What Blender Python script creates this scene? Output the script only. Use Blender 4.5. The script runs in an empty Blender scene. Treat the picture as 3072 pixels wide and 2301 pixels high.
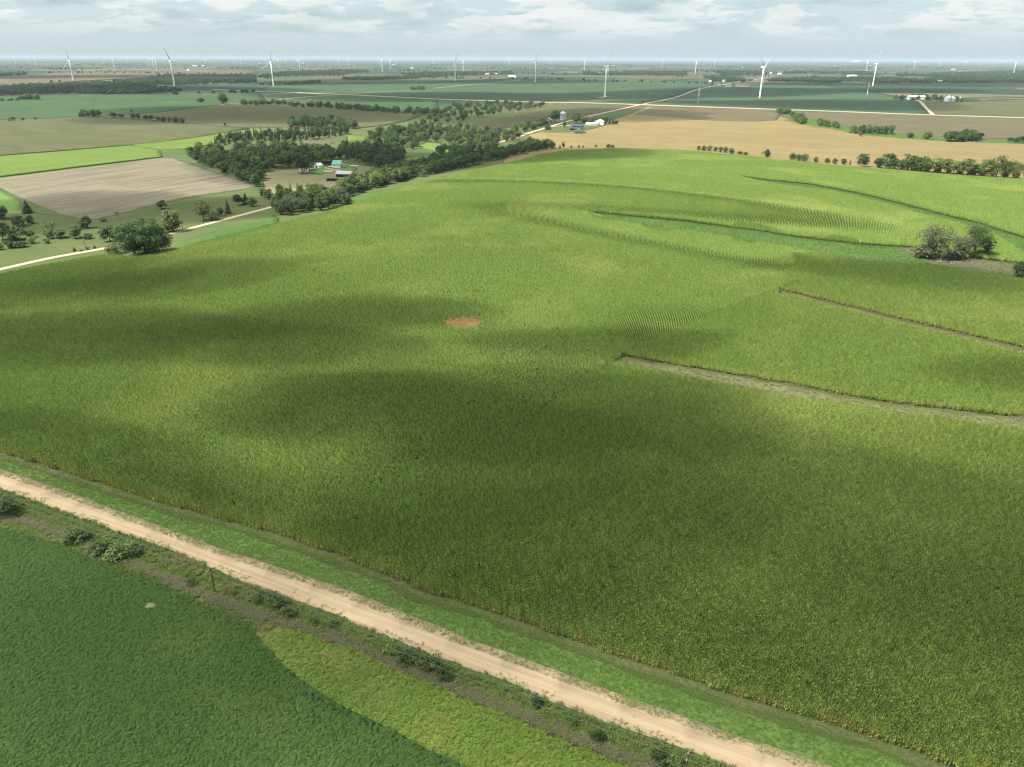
import bpy, math, random, numpy as np
from mathutils import Vector, Euler
from mathutils.geometry import delaunay_2d_cdt
random.seed(7); RNG = np.random.default_rng(7)
SC = bpy.context.scene
COL = SC.collection

# ------------------------------------------------------------------ camera
PW, PH, FPX = 3072.0, 2301.0, 2200.0          # size of the photograph, focal length in its pixels
PITCH, ROLL, CAMH = math.radians(23.9), math.radians(0.22), 100.0
cam = bpy.data.cameras.new('camera'); camo = bpy.data.objects.new('camera', cam); COL.objects.link(camo)
cam.sensor_fit = 'HORIZONTAL'; cam.sensor_width = 36.0; cam.lens = FPX / PW * 36.0
cam.clip_start = 1.0; cam.clip_end = 200000.0
CP, SP, CR, SR = math.cos(PITCH), math.sin(PITCH), math.cos(ROLL), math.sin(ROLL)
fwd = Vector((0, CP, -SP)); right0 = Vector((1, 0, 0)); up0 = Vector((0, SP, CP))
rt = right0 * CR + up0 * SR; up = up0 * CR - right0 * SR
from mathutils import Matrix
camo.matrix_world = Matrix(((rt.x, up.x, -fwd.x, 0), (rt.y, up.y, -fwd.y, 0), (rt.z, up.z, -fwd.z, CAMH), (0, 0, 0, 1)))
SC.camera = camo

# ------------------------------------------------------------------ world, sun, exposure
SUN_EL, SUN_AZ = math.radians(56), math.radians(258)     # azimuth clockwise from +Y
SUN_TO = Vector((math.sin(SUN_AZ) * math.cos(SUN_EL), math.cos(SUN_AZ) * math.cos(SUN_EL), math.sin(SUN_EL)))
sun = bpy.data.lights.new('sun', 'SUN'); sun.energy = 5.0; sun.angle = math.radians(0.53); sun.color = (1.0, 0.95, 0.86)
suno = bpy.data.objects.new('sun', sun); COL.objects.link(suno)
suno.rotation_euler = SUN_TO.to_track_quat('Z', 'Y').to_euler(); suno.location = (0, 0, 3000)
SC.view_settings.view_transform = 'Standard'; SC.view_settings.look = 'None'
SC.view_settings.exposure = 1.42; SC.view_settings.gamma = 1.0; SC.view_settings.use_curve_mapping = False
SC.render.engine = 'CYCLES'
cy = SC.cycles
cy.max_bounces = 4; cy.diffuse_bounces = 2; cy.glossy_bounces = 2; cy.transmission_bounces = 3
cy.volume_bounces = 0; cy.transparent_max_bounces = 24; cy.use_denoising = True; cy.denoiser = 'OPENIMAGEDENOISE'; cy.denoising_prefilter = 'ACCURATE'; cy.filter_width = 1.3
cy.sample_clamp_indirect = 6.0; cy.use_light_tree = False
cy.use_adaptive_sampling = True; cy.adaptive_threshold = 0.008

def new_tree(owner):
    owner.use_nodes = True; nt = owner.node_tree; nt.nodes.clear(); return nt
class NT:
    """small helper for building node trees"""
    def __init__(s, nt): s.nt = nt
    def n(s, t, **kw):
        nd = s.nt.nodes.new(t); ins = kw.pop('ins', {})
        for k, v in kw.items(): setattr(nd, k, v)
        for k, v in ins.items(): s.put(nd.inputs[k], v)
        return nd
    def put(s, sock, v):
        if isinstance(v, bpy.types.NodeSocket): s.nt.links.new(v, sock)
        elif isinstance(v, bpy.types.Node): s.nt.links.new(v.outputs[0], sock)
        else:
            if hasattr(sock.default_value, '__len__') and len(sock.default_value) == 4 and len(v) == 3: v = (*v, 1.0)
            sock.default_value = v
    def math(s, op, a, b=None, c=None, clamp=False):
        nd = s.n('ShaderNodeMath', operation=op, use_clamp=clamp); s.put(nd.inputs[0], a)
        if b is not None: s.put(nd.inputs[1], b)
        if c is not None: s.put(nd.inputs[2], c)
        return nd.outputs[0]
    def mix(s, f, a, b, blend='MIX'):
        nd = s.n('ShaderNodeMix', data_type='RGBA', blend_type=blend)
        s.put(nd.inputs[0], f); s.put(nd.inputs[6], a); s.put(nd.inputs[7], b); return nd.outputs[2]
    def ramp(s, f, a, b, lo=0.0, hi=1.0):
        nd = s.n('ShaderNodeMapRange', interpolation_type='SMOOTHSTEP', ins={'Value': f, 'From Min': a, 'From Max': b, 'To Min': lo, 'To Max': hi})
        return nd.outputs[0]
    def noise(s, vec, scale, detail=3.0, rough=0.55, dist=0.0):
        nd = s.n('ShaderNodeTexNoise', ins={'Vector': vec, 'Scale': scale, 'Detail': detail, 'Roughness': rough, 'Distortion': dist})
        return nd.outputs[0]
    def mapping(s, vec, sc=(1, 1, 1), rz=0.0, loc=(0, 0, 0)):
        nd = s.n('ShaderNodeMapping', ins={'Vector': vec, 'Scale': sc, 'Rotation': (0, 0, rz), 'Location': loc}); return nd.outputs[0]

world = bpy.data.worlds.new('World'); SC.world = world
w = NT(new_tree(world))
sky = w.n('ShaderNodeTexSky', sky_type='NISHITA', sun_disc=False, sun_elevation=SUN_EL, sun_rotation=SUN_AZ, altitude=400.0,
          air_density=1.0, dust_density=1.6, ozone_density=1.0)
tc = w.n('ShaderNodeTexCoord')
sep = w.n('ShaderNodeSeparateXYZ', ins={0: tc.outputs['Generated']})
zz = w.math('ADD', w.math('MAXIMUM', sep.outputs[2], 0.0), 0.20)
pl = w.n('ShaderNodeCombineXYZ', ins={0: w.math('DIVIDE', sep.outputs[0], zz), 1: w.math('DIVIDE', sep.outputs[1], zz), 2: 0.0}).outputs[0]
n1 = w.noise(w.mapping(pl, loc=(5.3, 1.2, 0.0)), 1.8, 4.0, 0.5, 0.2)            # broad grey decks
n2 = w.noise(w.mapping(pl, (1.0, 1.0, 1.0), loc=(3.1, 8.2, 0.4)), 4.2, 5.0, 0.55, 0.2)       # puffs
n3 = w.noise(w.mapping(pl, (1.0, 1.0, 1.0), loc=(3.1, 8.25, 0.4)), 4.2, 3.0, 0.5, 0.2)      # their shaded undersides
fade = w.ramp(sep.outputs[2], 0.012, 0.045)
grey = w.math('MULTIPLY', w.math('MAXIMUM', w.ramp(n1, 0.46, 0.66), w.math('MULTIPLY', w.ramp(n3, 0.50, 0.64), 0.7)), fade)
white = w.math('MULTIPLY', w.math('MULTIPLY', w.ramp(n2, 0.44, 0.56), w.ramp(n1, 0.66, 0.40, 0.35, 1.0)), fade)
SKYS = 0.094
pale = w.ramp(sep.outputs[2], 0.0, 0.03, 1.0, 0.0)
veil = w.mix(0.85, sky.outputs[0], (2.26, 2.74, 2.94))
veil = w.mix(w.math('MULTIPLY', pale, 0.4), veil, (2.35, 2.80, 2.98))
c1 = w.mix(w.math('MULTIPLY', grey, 0.8), veil, (1.72, 2.24, 2.38))
c2 = w.mix(w.math('MULTIPLY', white, 0.95), c1, (3.55, 3.68, 3.62))
bg = w.n('ShaderNodeBackground', ins={'Color': c2, 'Strength': SKYS})
wo = w.n('ShaderNodeOutputWorld'); w.put(wo.inputs[0], bg)

# ------------------------------------------------------------------ terrain
def flat_px(x, y):
    u = (np.asarray(x, float) - PW / 2) / FPX; v = (PH / 2 - np.asarray(y, float)) / FPX
    ul = u * CR - v * SR; vl = u * SR + v * CR
    return ul, CP + vl * SP, -SP + vl * CP
def _flat(p):
    a, b, c = flat_px(p[0], p[1]); t = -CAMH / c; return (a * t, b * t)
CREEK = np.array([(-520, 330)] + [_flat(p) for p in [(0, 715), (200, 700), (480, 655), (800, 590), (1050, 520), (1250, 450), (1420, 400), (1530, 345)]] + [(120, 2300)])
def seg_dist(x, y, pl):
    d = np.full(np.shape(x), 1e9)
    for (ax, ay), (bx, by) in zip(pl[:-1], pl[1:]):
        vx, vy = bx - ax, by - ay
        t = np.clip(((x - ax) * vx + (y - ay) * vy) / (vx * vx + vy * vy), 0, 1)
        d = np.minimum(d, np.hypot(x - ax - t * vx, y - ay - t * vy))
    return d
def sstep(a, b, v):
    t = np.clip((v - a) / (b - a), 0, 1); return t * t * (3 - 2 * t)
def hgt(x, y):
    x = np.asarray(x, float); y = np.asarray(y, float)
    h = 11.0 * np.exp(-((x - 130) / 270) ** 2 - ((y - 590) / 230) ** 2)
    h = h + 3.0 * np.exp(-((x + 60) / 120) ** 2 - ((y - 380) / 110) ** 2)
    h = h + 2.0 * np.sin(x / 61 + y / 95) * np.exp(-((x - 60) / 300) ** 2 - ((y - 420) / 190) ** 2) * 0.7
    h = h - 5.5 * np.exp(-(seg_dist(x, y, CREEK) / 95.0) ** 2)
    r = np.hypot(x, y)
    f = sstep(900, 2000, r)
    h = h + f * (3.5 * np.sin(x / 430 + 1.2) * np.sin(y / 560 + 0.3) + 2.2 * np.sin(x / 170 + y / 310) + 1.0 * np.sin(y / 120 - x / 260))
    h = h + sstep(5000, 12000, r) * 7.0 * np.sin(x / 1900 + 0.6) * np.sin(y / 2300 + 2.0)
    return h
def hit(xs, ys, dh=0.0):
    """ground points (plus dh) seen at these photograph pixels"""
    xs = np.atleast_1d(np.asarray(xs, float)); ys = np.atleast_1d(np.asarray(ys, float))
    a, b, c = flat_px(xs, ys)
    n = np.sqrt(a * a + b * b + c * c); a, b, c = a / n, b / n, c / n
    ts = np.geomspace(60, 60000, 900)
    T = ts[None, :]; f = CAMH + c[:, None] * T - hgt(a[:, None] * T, b[:, None] * T) - dh
    k = np.argmax(f < 0, axis=1); k = np.where((f < 0).any(1), k, len(ts) - 1); k = np.maximum(k, 1)
    lo, hi = ts[k - 1], ts[k]
    for _ in range(26):
        m = (lo + hi) / 2; g = CAMH + c * m - hgt(a * m, b * m) - dh
        hi = np.where(g < 0, m, hi); lo = np.where(g < 0, lo, m)
    return a * hi, b * hi
def at(x, y, dh=0.0):
    X, Y = hit([x], [y], dh); return float(X[0]), float(Y[0])
def gpt(x, y, dz=0.0): return Vector((x, y, float(hgt(x, y)) + dz))
def dense(pts, step=45.0, close=False):
    out = []; n = len(pts)
    for i in range(n if close else n - 1):
        p, q = pts[i], pts[(i + 1) % n]; k = max(1, int(math.hypot(q[0] - p[0], q[1] - p[1]) / step))
        for j in range(k): out.append((p[0] + (q[0] - p[0]) * j / k, p[1] + (q[1] - p[1]) * j / k))
    if not close: out.append(tuple(pts[-1]))
    return out
def wpoly(pts, dh=0.0, step=45.0, close=True):
    d = np.array(dense(pts, step, close)); X, Y = hit(d[:, 0], d[:, 1], dh); return list(zip(X.tolist(), Y.tolist()))
def px_depth(x, y):    # metres per photograph pixel at a ground point
    z = float(hgt(x, y)); return (y * CP - (z - CAMH) * SP) / FPX
def inside(px, py, poly):
    px = np.asarray(px); py = np.asarray(py); r = np.zeros(px.shape, bool); n = len(poly)
    for i in range(n):
        x1, y1 = poly[i]; x2, y2 = poly[i - 1]
        c = ((y1 > py) != (y2 > py)); xi = (x2 - x1) * (py - y1) / ((y2 - y1) if y2 != y1 else 1e-9) + x1
        r ^= c & (px < xi)
    return r

# ------------------------------------------------------------------ materials
MATS = {}
def principled(t, col, rough=0.85, bump=None, spec=0.25, metallic=0.0):
    b = t.n('ShaderNodeBsdfPrincipled', ins={'Base Color': col, 'Roughness': rough, 'Specular IOR Level': spec, 'Metallic': metallic})
    if bump is not None: t.put(b.inputs['Normal'], bump)
    return b
def out(t, sh, vol=None):
    o = t.n('ShaderNodeOutputMaterial')
    if sh is not None: t.put(o.inputs['Surface'], sh)
    if vol is not None: t.put(o.inputs['Volume'], vol)
def fieldmat(name, c1, c2, c3=None, big=0.006, mid=0.06, fine=1.2, aniso=(1, 1), rz=0.0, stripe=None, bump=0.5, fineamt=0.35, c3amt=0.6, fbump=0.25):
    """ground, crop and road surfaces: three scales of colour noise, optional sown or driven lines, fine relief"""
    m = bpy.data.materials.new(name); t = NT(new_tree(m))
    g = t.n('ShaderNodeNewGeometry').outputs['Position']
    v = t.mapping(g, (aniso[0], aniso[1], 1.0), rz)
    nb = t.ramp(t.noise(v, big, 4.0, 0.6, 0.4), 0.34, 0.66)
    nm = t.noise(v, mid, 4.0, 0.6)
    nf = t.noise(g, fine, 3.0, 0.7)
    col = t.mix(t.math('ADD', t.math('MULTIPLY', nb, 0.6), t.math('MULTIPLY', t.ramp(nm, 0.3, 0.7), 0.4)), c1, c2)
    if c3 is not None:
        n3 = t.ramp(t.noise(t.mapping(v, loc=(71, 13, 5)), big * 2.7, 5.0, 0.65, 0.6), 0.55, 0.70)
        col = t.mix(t.math('MULTIPLY', n3, c3amt), col, c3)
    if stripe is not None:
        ang, period, amt, scol = stripe[:4]; wob = stripe[4] if len(stripe) > 4 else 0.0
        sv = t.mapping(g, (1, 1, 1), ang)
        if wob: 
            wn = t.n('ShaderNodeVectorMath', operation='ADD', ins={0: sv, 1: t.n('ShaderNodeCombineXYZ', ins={1: t.math('MULTIPLY', t.math('SUBTRACT', t.noise(g, 0.006, 2.0), 0.5), wob)}).outputs[0]})
            sv = wn.outputs[0]
        s1 = t.noise(t.mapping(sv, (0.06 / period, 1.0 / period, 1.0)), 1.0, 2.0, 0.5)
        col = t.mix(t.math('MULTIPLY', t.ramp(s1, 0.46, 0.60), amt), col, scol)
    col = t.mix(t.math('MULTIPLY', t.ramp(nf, 0.35, 0.72), fineamt), col, t.mix(1.0, col, (0.42, 0.45, 0.40), 'MULTIPLY'))
    bm = t.n('ShaderNodeBump', ins={'Strength': bump, 'Distance': fbump, 'Height': t.math('ADD', nf, t.math('MULTIPLY', nm, 0.6))})
    out(t, principled(t, col, 0.9, bm.outputs[0], 0.12)); MATS[name] = m; return m
def leafmat(name, c1, c2, c3=None, vary=0.35, trans=0.3, patch=0.01, dead=None, deadamt=0.1, plantvar=0.25):
    """leaves: colour drifts by plant, by clump and over the field; light comes through"""
    m = bpy.data.materials.new(name); t = NT(new_tree(m))
    g = t.n('ShaderNodeNewGeometry'); pos = g.outputs['Position']
    rnd = t.n('ShaderNodeObjectInfo').outputs['Random']
    isl = g.outputs['Random Per Island']
    col = t.mix(t.math('ADD', t.math('MULTIPLY', rnd, 0.5), t.math('MULTIPLY', isl, 0.5)), c1, c2)
    if c3 is not None:
        col = t.mix(t.math('MULTIPLY', t.ramp(t.noise(pos, patch, 4.0, 0.6, 0.5), 0.50, 0.66), 0.8), col, c3)
    if dead is not None:
        col = t.mix(t.ramp(isl, 1.0 - deadamt, 1.0 - deadamt + 0.01), col, dead)
    val = t.math('ADD', 1.0 - vary, t.math('MULTIPLY', t.math('FRACT', t.math('MULTIPLY', isl, 37.7)), 2 * vary))
    val = t.math('MULTIPLY', val, t.math('ADD', 1.0 - plantvar / 2, t.math('MULTIPLY', rnd, plantvar)))
    hs = t.n('ShaderNodeHueSaturation', ins={'Color': col, 'Value': val})
    b = principled(t, hs.outputs[0], 0.6, None, 0.25)
    tr = t.n('ShaderNodeBsdfTranslucent', ins={'Color': hs.outputs[0]})
    mx = t.n('ShaderNodeMixShader', ins={0: trans, 1: b.outputs[0], 2: tr.outputs[0]})
    out(t, mx.outputs[0]); MATS[name] = m; return m
def plain(name, c, rough=0.7, metallic=0.0, var=0.15, scale=0.6, lines=None):
    m = bpy.data.materials.new(name); t = NT(new_tree(m))
    g = t.n('ShaderNodeTexCoord').outputs['Object']
    nz = t.noise(g, scale, 4.0, 0.65)
    col = t.mix(t.math('MULTIPLY', t.ramp(nz, 0.3, 0.75), var * 2), c, tuple(k * 0.55 for k in c))
    bmp = None
    if lines:
        wv = t.n('ShaderNodeTexWave', wave_type='BANDS', bands_direction=lines[0], ins={'Vector': g, 'Scale': lines[1]})
        bmp = t.n('ShaderNodeBump', ins={'Strength': 0.5, 'Distance': 0.05, 'Height': wv.outputs[1]}).outputs[0]
    out(t, principled(t, col, rough, bmp, 0.3, metallic)); MATS[name] = m; return m

RD = math.radians(25.3)        # the section-line grid is turned this much clockwise
fieldmat('pasture', (0.051, 0.075, 0.022), (0.075, 0.090, 0.031), (0.096, 0.090, 0.045), 0.012, 0.09, 1.0)
fieldmat('grass_bright', (0.078, 0.145, 0.028), (0.106, 0.172, 0.038), (0.130, 0.140, 0.055), 0.03, 0.25, 2.2, stripe=(RD, 1.6, 0.40, (0.095, 0.145, 0.045)), c3amt=0.4)
fieldmat('waterway', (0.038, 0.084, 0.014), (0.054, 0.104, 0.020), (0.085, 0.110, 0.036), 0.02, 0.15, 1.6, stripe=(RD, 2.5, 0.35, (0.068, 0.100, 0.030), 10), c3amt=0.5)
fieldmat('verge_dry', (0.128, 0.116, 0.064), (0.083, 0.101, 0.034), (0.180, 0.131, 0.090), 0.06, 0.5, 2.5)
fieldmat('gravel_track', (0.302, 0.249, 0.174), (0.348, 0.290, 0.209), None, 0.03, 0.4, 2.0, bump=0.2, fineamt=0.12)
fieldmat('soy_teal', (0.034, 0.063, 0.034), (0.044, 0.076, 0.037), (0.058, 0.082, 0.032), 0.0035, 0.02, 0.4, (1, 1.0), stripe=(RD, 30, 0.35, (0.022, 0.042, 0.026), 60), c3amt=0.5)
fieldmat('soy_green', (0.027, 0.058, 0.022), (0.036, 0.072, 0.024), (0.070, 0.105, 0.030), 0.0035, 0.02, 0.4, stripe=(RD, 30, 0.3, (0.022, 0.048, 0.022), 60))
fieldmat('soy_olive', (0.062, 0.068, 0.030), (0.080, 0.080, 0.034), (0.100, 0.092, 0.042), 0.004, 0.03, 0.4, stripe=(RD, 12, 0.55, (0.048, 0.056, 0.024), 160))
fieldmat('soy_tan', (0.150, 0.117, 0.053), (0.184, 0.144, 0.066), (0.122, 0.112, 0.048), 0.006, 0.03, 0.4, (1.0, 1.6), stripe=(RD, 14, 0.55, (0.132, 0.106, 0.046), 200), fineamt=0.25)
fieldmat('soy_brown', (0.100, 0.078, 0.046), (0.080, 0.072, 0.038), (0.128, 0.122, 0.040), 0.005, 0.03, 0.4, stripe=(RD, 14, 0.5, (0.066, 0.060, 0.038), 200), fineamt=0.2)
fieldmat('hay_bright', (0.082, 0.125, 0.024), (0.100, 0.142, 0.028), (0.128, 0.150, 0.034), 0.008, 0.06, 0.6, stripe=(-math.radians(56), 6, 0.55, (0.052, 0.104, 0.018), 8))
fieldmat('stubble', (0.128, 0.114, 0.080), (0.152, 0.136, 0.095), (0.110, 0.106, 0.068), 0.010, 0.1, 1.0, stripe=(-math.radians(62), 4.2, 0.8, (0.092, 0.082, 0.056), 3), fineamt=0.25)
fieldmat('dry_yard', (0.176, 0.153, 0.088), (0.130, 0.127, 0.062), (0.065, 0.094, 0.033), 0.03, 0.2, 1.2)
fieldmat('prairie', (0.096, 0.172, 0.024), (0.122, 0.195, 0.030), (0.165, 0.200, 0.040), 0.05, 0.4, 2.5, bump=0.9)
fieldmat('ditch_grass', (0.074, 0.105, 0.026), (0.096, 0.120, 0.034), (0.120, 0.112, 0.052), 0.06, 0.5, 2.5, bump=0.9)
fieldmat('dead_weeds', (0.098, 0.086, 0.058), (0.078, 0.082, 0.046), (0.130, 0.108, 0.076), 0.10, 0.8, 3.0, bump=0.9)
fieldmat('corn_floor', (0.014, 0.030, 0.004), (0.020, 0.040, 0.005), None, 0.02, 0.4, 2.0)  # very dark green: the shade between corn rows is put into this colour
fieldmat('bean_floor', (0.018, 0.047, 0.013), (0.023, 0.056, 0.016), None, 0.05, 0.5, 3.0)
# ground far off: a patchwork of fields on the section grid, woods and pasture between
def patchwork():
    m = bpy.data.materials.new('country'); t = NT(new_tree(m))
    g = t.n('ShaderNodeNewGeometry').outputs['Position']
    v = t.mapping(g, (1, 1, 1), RD)
    bk = t.n('ShaderNodeTexVoronoi', feature='F1', distance='CHEBYCHEV', ins={'Vector': t.mapping(v, (1 / 620.0, 1 / 430.0, 0)), 'Scale': 1.0, 'Randomness': 0.75})
    sp = t.n('ShaderNodeSeparateColor', ins={0: bk.outputs['Color']})
    cr = t.n('ShaderNodeValToRGB', ins={0: sp.outputs[0]}); cr.color_ramp.interpolation = 'CONSTANT'
    pal = [(0.024, 0.046, 0.028), (0.030, 0.058, 0.030), (0.066, 0.068, 0.036), (0.022, 0.042, 0.028), (0.098, 0.086, 0.052), (0.045, 0.068, 0.030), (0.115, 0.096, 0.060), (0.026, 0.052, 0.032)]
    e = cr.color_ramp.elements
    for i, c in enumerate(pal):
        el = e[i] if i < 2 else e.new(i / len(pal))
        el.position = i / len(pal); el.color = (*c, 1)
    dk = t.ramp(t.noise(t.mapping(g, (1, 1.0, 0)), 0.0011, 6.0, 0.62, 0.8), 0.53, 0.57)
    col = t.mix(dk, cr.outputs[0], (0.020, 0.039, 0.018))
    near = t.n('ShaderNodeVectorMath', operation='LENGTH', ins={0: g}).outputs[1]
    past = t.mix(t.ramp(t.noise(g, 0.02, 5.0, 0.6), 0.35, 0.65), (0.051, 0.080, 0.024), (0.078, 0.095, 0.034))
    col = t.mix(t.ramp(near, 1500, 1900), past, col)
    nf = t.noise(g, 0.9, 3.0, 0.7)
    col = t.mix(t.math('MULTIPLY', t.ramp(nf, 0.35, 0.7), 0.3), col, t.mix(1.0, col, (0.45, 0.48, 0.42), 'MULTIPLY'))
    bm = t.n('ShaderNodeBump', ins={'Strength': 0.5, 'Distance': 0.2, 'Height': nf})
    out(t, principled(t, col, 0.9, bm.outputs[0], 0.12)); MATS['country'] = m
patchwork()
def roadmat():
    m = bpy.data.materials.new('gravel_road'); t = NT(new_tree(m))
    g = t.n('ShaderNodeNewGeometry').outputs['Position']
    v = t.mapping(g, (1, 1, 1), RD)                 # x now runs along the road
    tr = t.noise(t.mapping(v, (0.012, 1.0, 1.0)), 1.5, 4.0, 0.6, 0.1)     # wheel tracks and grader lines
    tr2 = t.noise(t.mapping(v, (0.02, 1.0, 1.0)), 5.0, 3.0, 0.6)
    bl = t.noise(t.mapping(v, (0.25, 1, 1)), 0.12, 4.0, 0.6)
    col = t.mix(t.ramp(tr, 0.36, 0.64), (0.315, 0.240, 0.148), (0.405, 0.312, 0.198))
    col = t.mix(t.math('MULTIPLY', t.ramp(bl, 0.4, 0.7), 0.5), col, (0.365, 0.275, 0.175))
    col = t.mix(t.math('MULTIPLY', t.ramp(tr2, 0.56, 0.66), 0.35), col, (0.258, 0.199, 0.132))
    fn = t.noise(g, 6.0, 3.0, 0.7)
    col = t.mix(t.math('MULTIPLY', t.ramp(fn, 0.5, 0.75), 0.18), col, (0.202, 0.157, 0.106))
    bm = t.n('ShaderNodeBump', ins={'Strength': 0.35, 'Distance': 0.06, 'Height': t.math('ADD', t.math('MULTIPLY', tr2, 0.8), fn)})
    out(t, principled(t, col, 0.92, bm.outputs[0], 0.1)); MATS['gravel_road'] = m
roadmat()
leafmat('corn_leaf', (0.152, 0.244, 0.044), (0.230, 0.322, 0.069), (0.280, 0.350, 0.086), 0.55, 0.22, 0.016, (0.32, 0.26, 0.09), 0.03, plantvar=0.28)
leafmat('corn_dry', (0.50, 0.33, 0.15), (0.60, 0.40, 0.20), None, 0.25, 0.2)
leafmat('corn_yellow', (0.18, 0.25, 0.035), (0.28, 0.29, 0.06), None, 0.3, 0.25, 0.02, (0.36, 0.26, 0.13), 0.14)
leafmat('bean_leaf', (0.054, 0.112, 0.021), (0.074, 0.134, 0.026), (0.094, 0.144, 0.030), 0.24, 0.25, 0.03)
leafmat('grass_blade', (0.105, 0.190, 0.036), (0.145, 0.230, 0.048), (0.190, 0.200, 0.075), 0.3, 0.3, 0.05)
leafmat('rough_blade', (0.092, 0.140, 0.030), (0.128, 0.170, 0.044), (0.170, 0.165, 0.070), 0.4, 0.25, 0.12)
leafmat('weed_blade', (0.135, 0.215, 0.036), (0.178, 0.245, 0.048), (0.240, 0.262, 0.066), 0.3, 0.3, 0.06)
leafmat('straw_blade', (0.17, 0.150, 0.090), (0.115, 0.118, 0.062), None, 0.3, 0.2)
leafmat('leaf_dark', (0.036, 0.072, 0.020), (0.054, 0.094, 0.026), (0.082, 0.115, 0.032), 0.38, 0.22, 0.02, plantvar=0.65)
leafmat('leaf_mid', (0.058, 0.105, 0.026), (0.085, 0.130, 0.034), (0.120, 0.150, 0.040), 0.38, 0.25, 0.02, plantvar=0.65)
leafmat('leaf_light', (0.110, 0.150, 0.038), (0.150, 0.180, 0.052), (0.175, 0.185, 0.060), 0.35, 0.28, 0.03, plantvar=0.65)
leafmat('leaf_grey', (0.072, 0.090, 0.046), (0.098, 0.114, 0.060), (0.09, 0.105, 0.05), 0.35, 0.2, 0.05, plantvar=0.65)
leafmat('needle', (0.022, 0.048, 0.022), (0.034, 0.060, 0.028), None, 0.35, 0.1, plantvar=0.65)
plain('bark', (0.12, 0.095, 0.07), 0.95, 0, 0.3, 3.0)
plain('bark_pale', (0.30, 0.27, 0.23), 0.95, 0, 0.3, 3.0)
plain('pole_wood', (0.10, 0.075, 0.055), 0.9, 0, 0.3, 2.0)
plain('wire', (0.33, 0.33, 0.32), 0.4, 0.6, 0.0)
plain('white_paint', (0.80, 0.80, 0.78), 0.5, 0, 0.05, 0.4)
plain('turbine_white', (0.82, 0.83, 0.83), 0.4, 0, 0.03, 0.05)
plain('white_siding', (0.80, 0.80, 0.77), 0.6, 0, 0.06, 0.6, ('Z', 2.5))
plain('white_metal', (0.76, 0.78, 0.78), 0.4, 0.1, 0.06, 0.3, ('X', 1.2))
plain('green_roof', (0.10, 0.36, 0.24), 0.45, 0.0, 0.08, 0.5, ('X', 1.5))
plain('grey_roof', (0.34, 0.36, 0.40), 0.5, 0.2, 0.12, 0.4, ('X', 1.5))
plain('shed_grey', (0.30, 0.30, 0.31), 0.7, 0.0, 0.15, 0.6, ('X', 1.8))
plain('dark_wood', (0.085, 0.07, 0.06), 0.85, 0, 0.3, 1.0)
plain('old_wood', (0.20, 0.175, 0.15), 0.9, 0, 0.3, 1.0, ('X', 2.0))
plain('inside', (0.03, 0.028, 0.025), 0.95, 0, 0.1)  # interior shade as a near-black colour, on doorway panels and open shed floors
plain('blue_siding', (0.045, 0.135, 0.30), 0.6, 0, 0.06, 0.6, ('Z', 2.5))
plain('dark_shingle', (0.055, 0.06, 0.068), 0.9, 0, 0.2, 1.5)
plain('galvanised', (0.58, 0.62, 0.66), 0.35, 0.5, 0.1, 0.5, ('Z', 1.4))
plain('glass', (0.04, 0.05, 0.06), 0.1, 0, 0.0)
plain('concrete', (0.55, 0.53, 0.48), 0.85, 0, 0.12, 0.5)
plain('lattice_steel', (0.42, 0.40, 0.40), 0.5, 0.4, 0.1)
plain('black_cloth', (0.012, 0.013, 0.018), 0.9, 0, 0.1)
plain('grey_cloth', (0.28, 0.32, 0.36), 0.9, 0, 0.1)
plain('skin', (0.45, 0.28, 0.20), 0.6, 0, 0.05)
plain('hair', (0.02, 0.016, 0.012), 0.7, 0, 0.05)
plain('car_white', (0.78, 0.78, 0.78), 0.25, 0, 0.0)
plain('car_dark', (0.06, 0.065, 0.075), 0.25, 0, 0.0)
plain('tyre', (0.02, 0.02, 0.02), 0.9, 0, 0.0)
plain('dirt', (0.33, 0.25, 0.16), 0.95, 0, 0.2, 1.0)

# ------------------------------------------------------------------ objects
def tag(o, label=None, cat=None, group=None, kind=None):
    for k, v in (('label', label), ('category', cat), ('group', group), ('kind', kind)):
        if v: o[k] = v
    return o
def link(o, parent=None):
    COL.objects.link(o)
    if parent is not None: o.parent = parent
    return o
def mesh(name, V, Fc, mat=None, smooth=False):
    me = bpy.data.meshes.new(name); me.from_pydata([tuple(map(float, v)) for v in V], [], Fc); me.update()
    for mm in (mat if isinstance(mat, (list, tuple)) else [mat]):
        if mm: me.materials.append(MATS[mm])
    if smooth: me.polygons.foreach_set('use_smooth', [True] * len(me.polygons))
    return me
def obj(name, me, parent=None): return link(bpy.data.objects.new(name, me), parent)
def empty(name, loc, rz=0.0, scale=1.0):
    o = bpy.data.objects.new(name, None); o.location = loc; o.rotation_euler = (0, 0, rz); o.scale = (scale,) * 3
    o.empty_display_size = 0.5; COL.objects.link(o); return o
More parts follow.
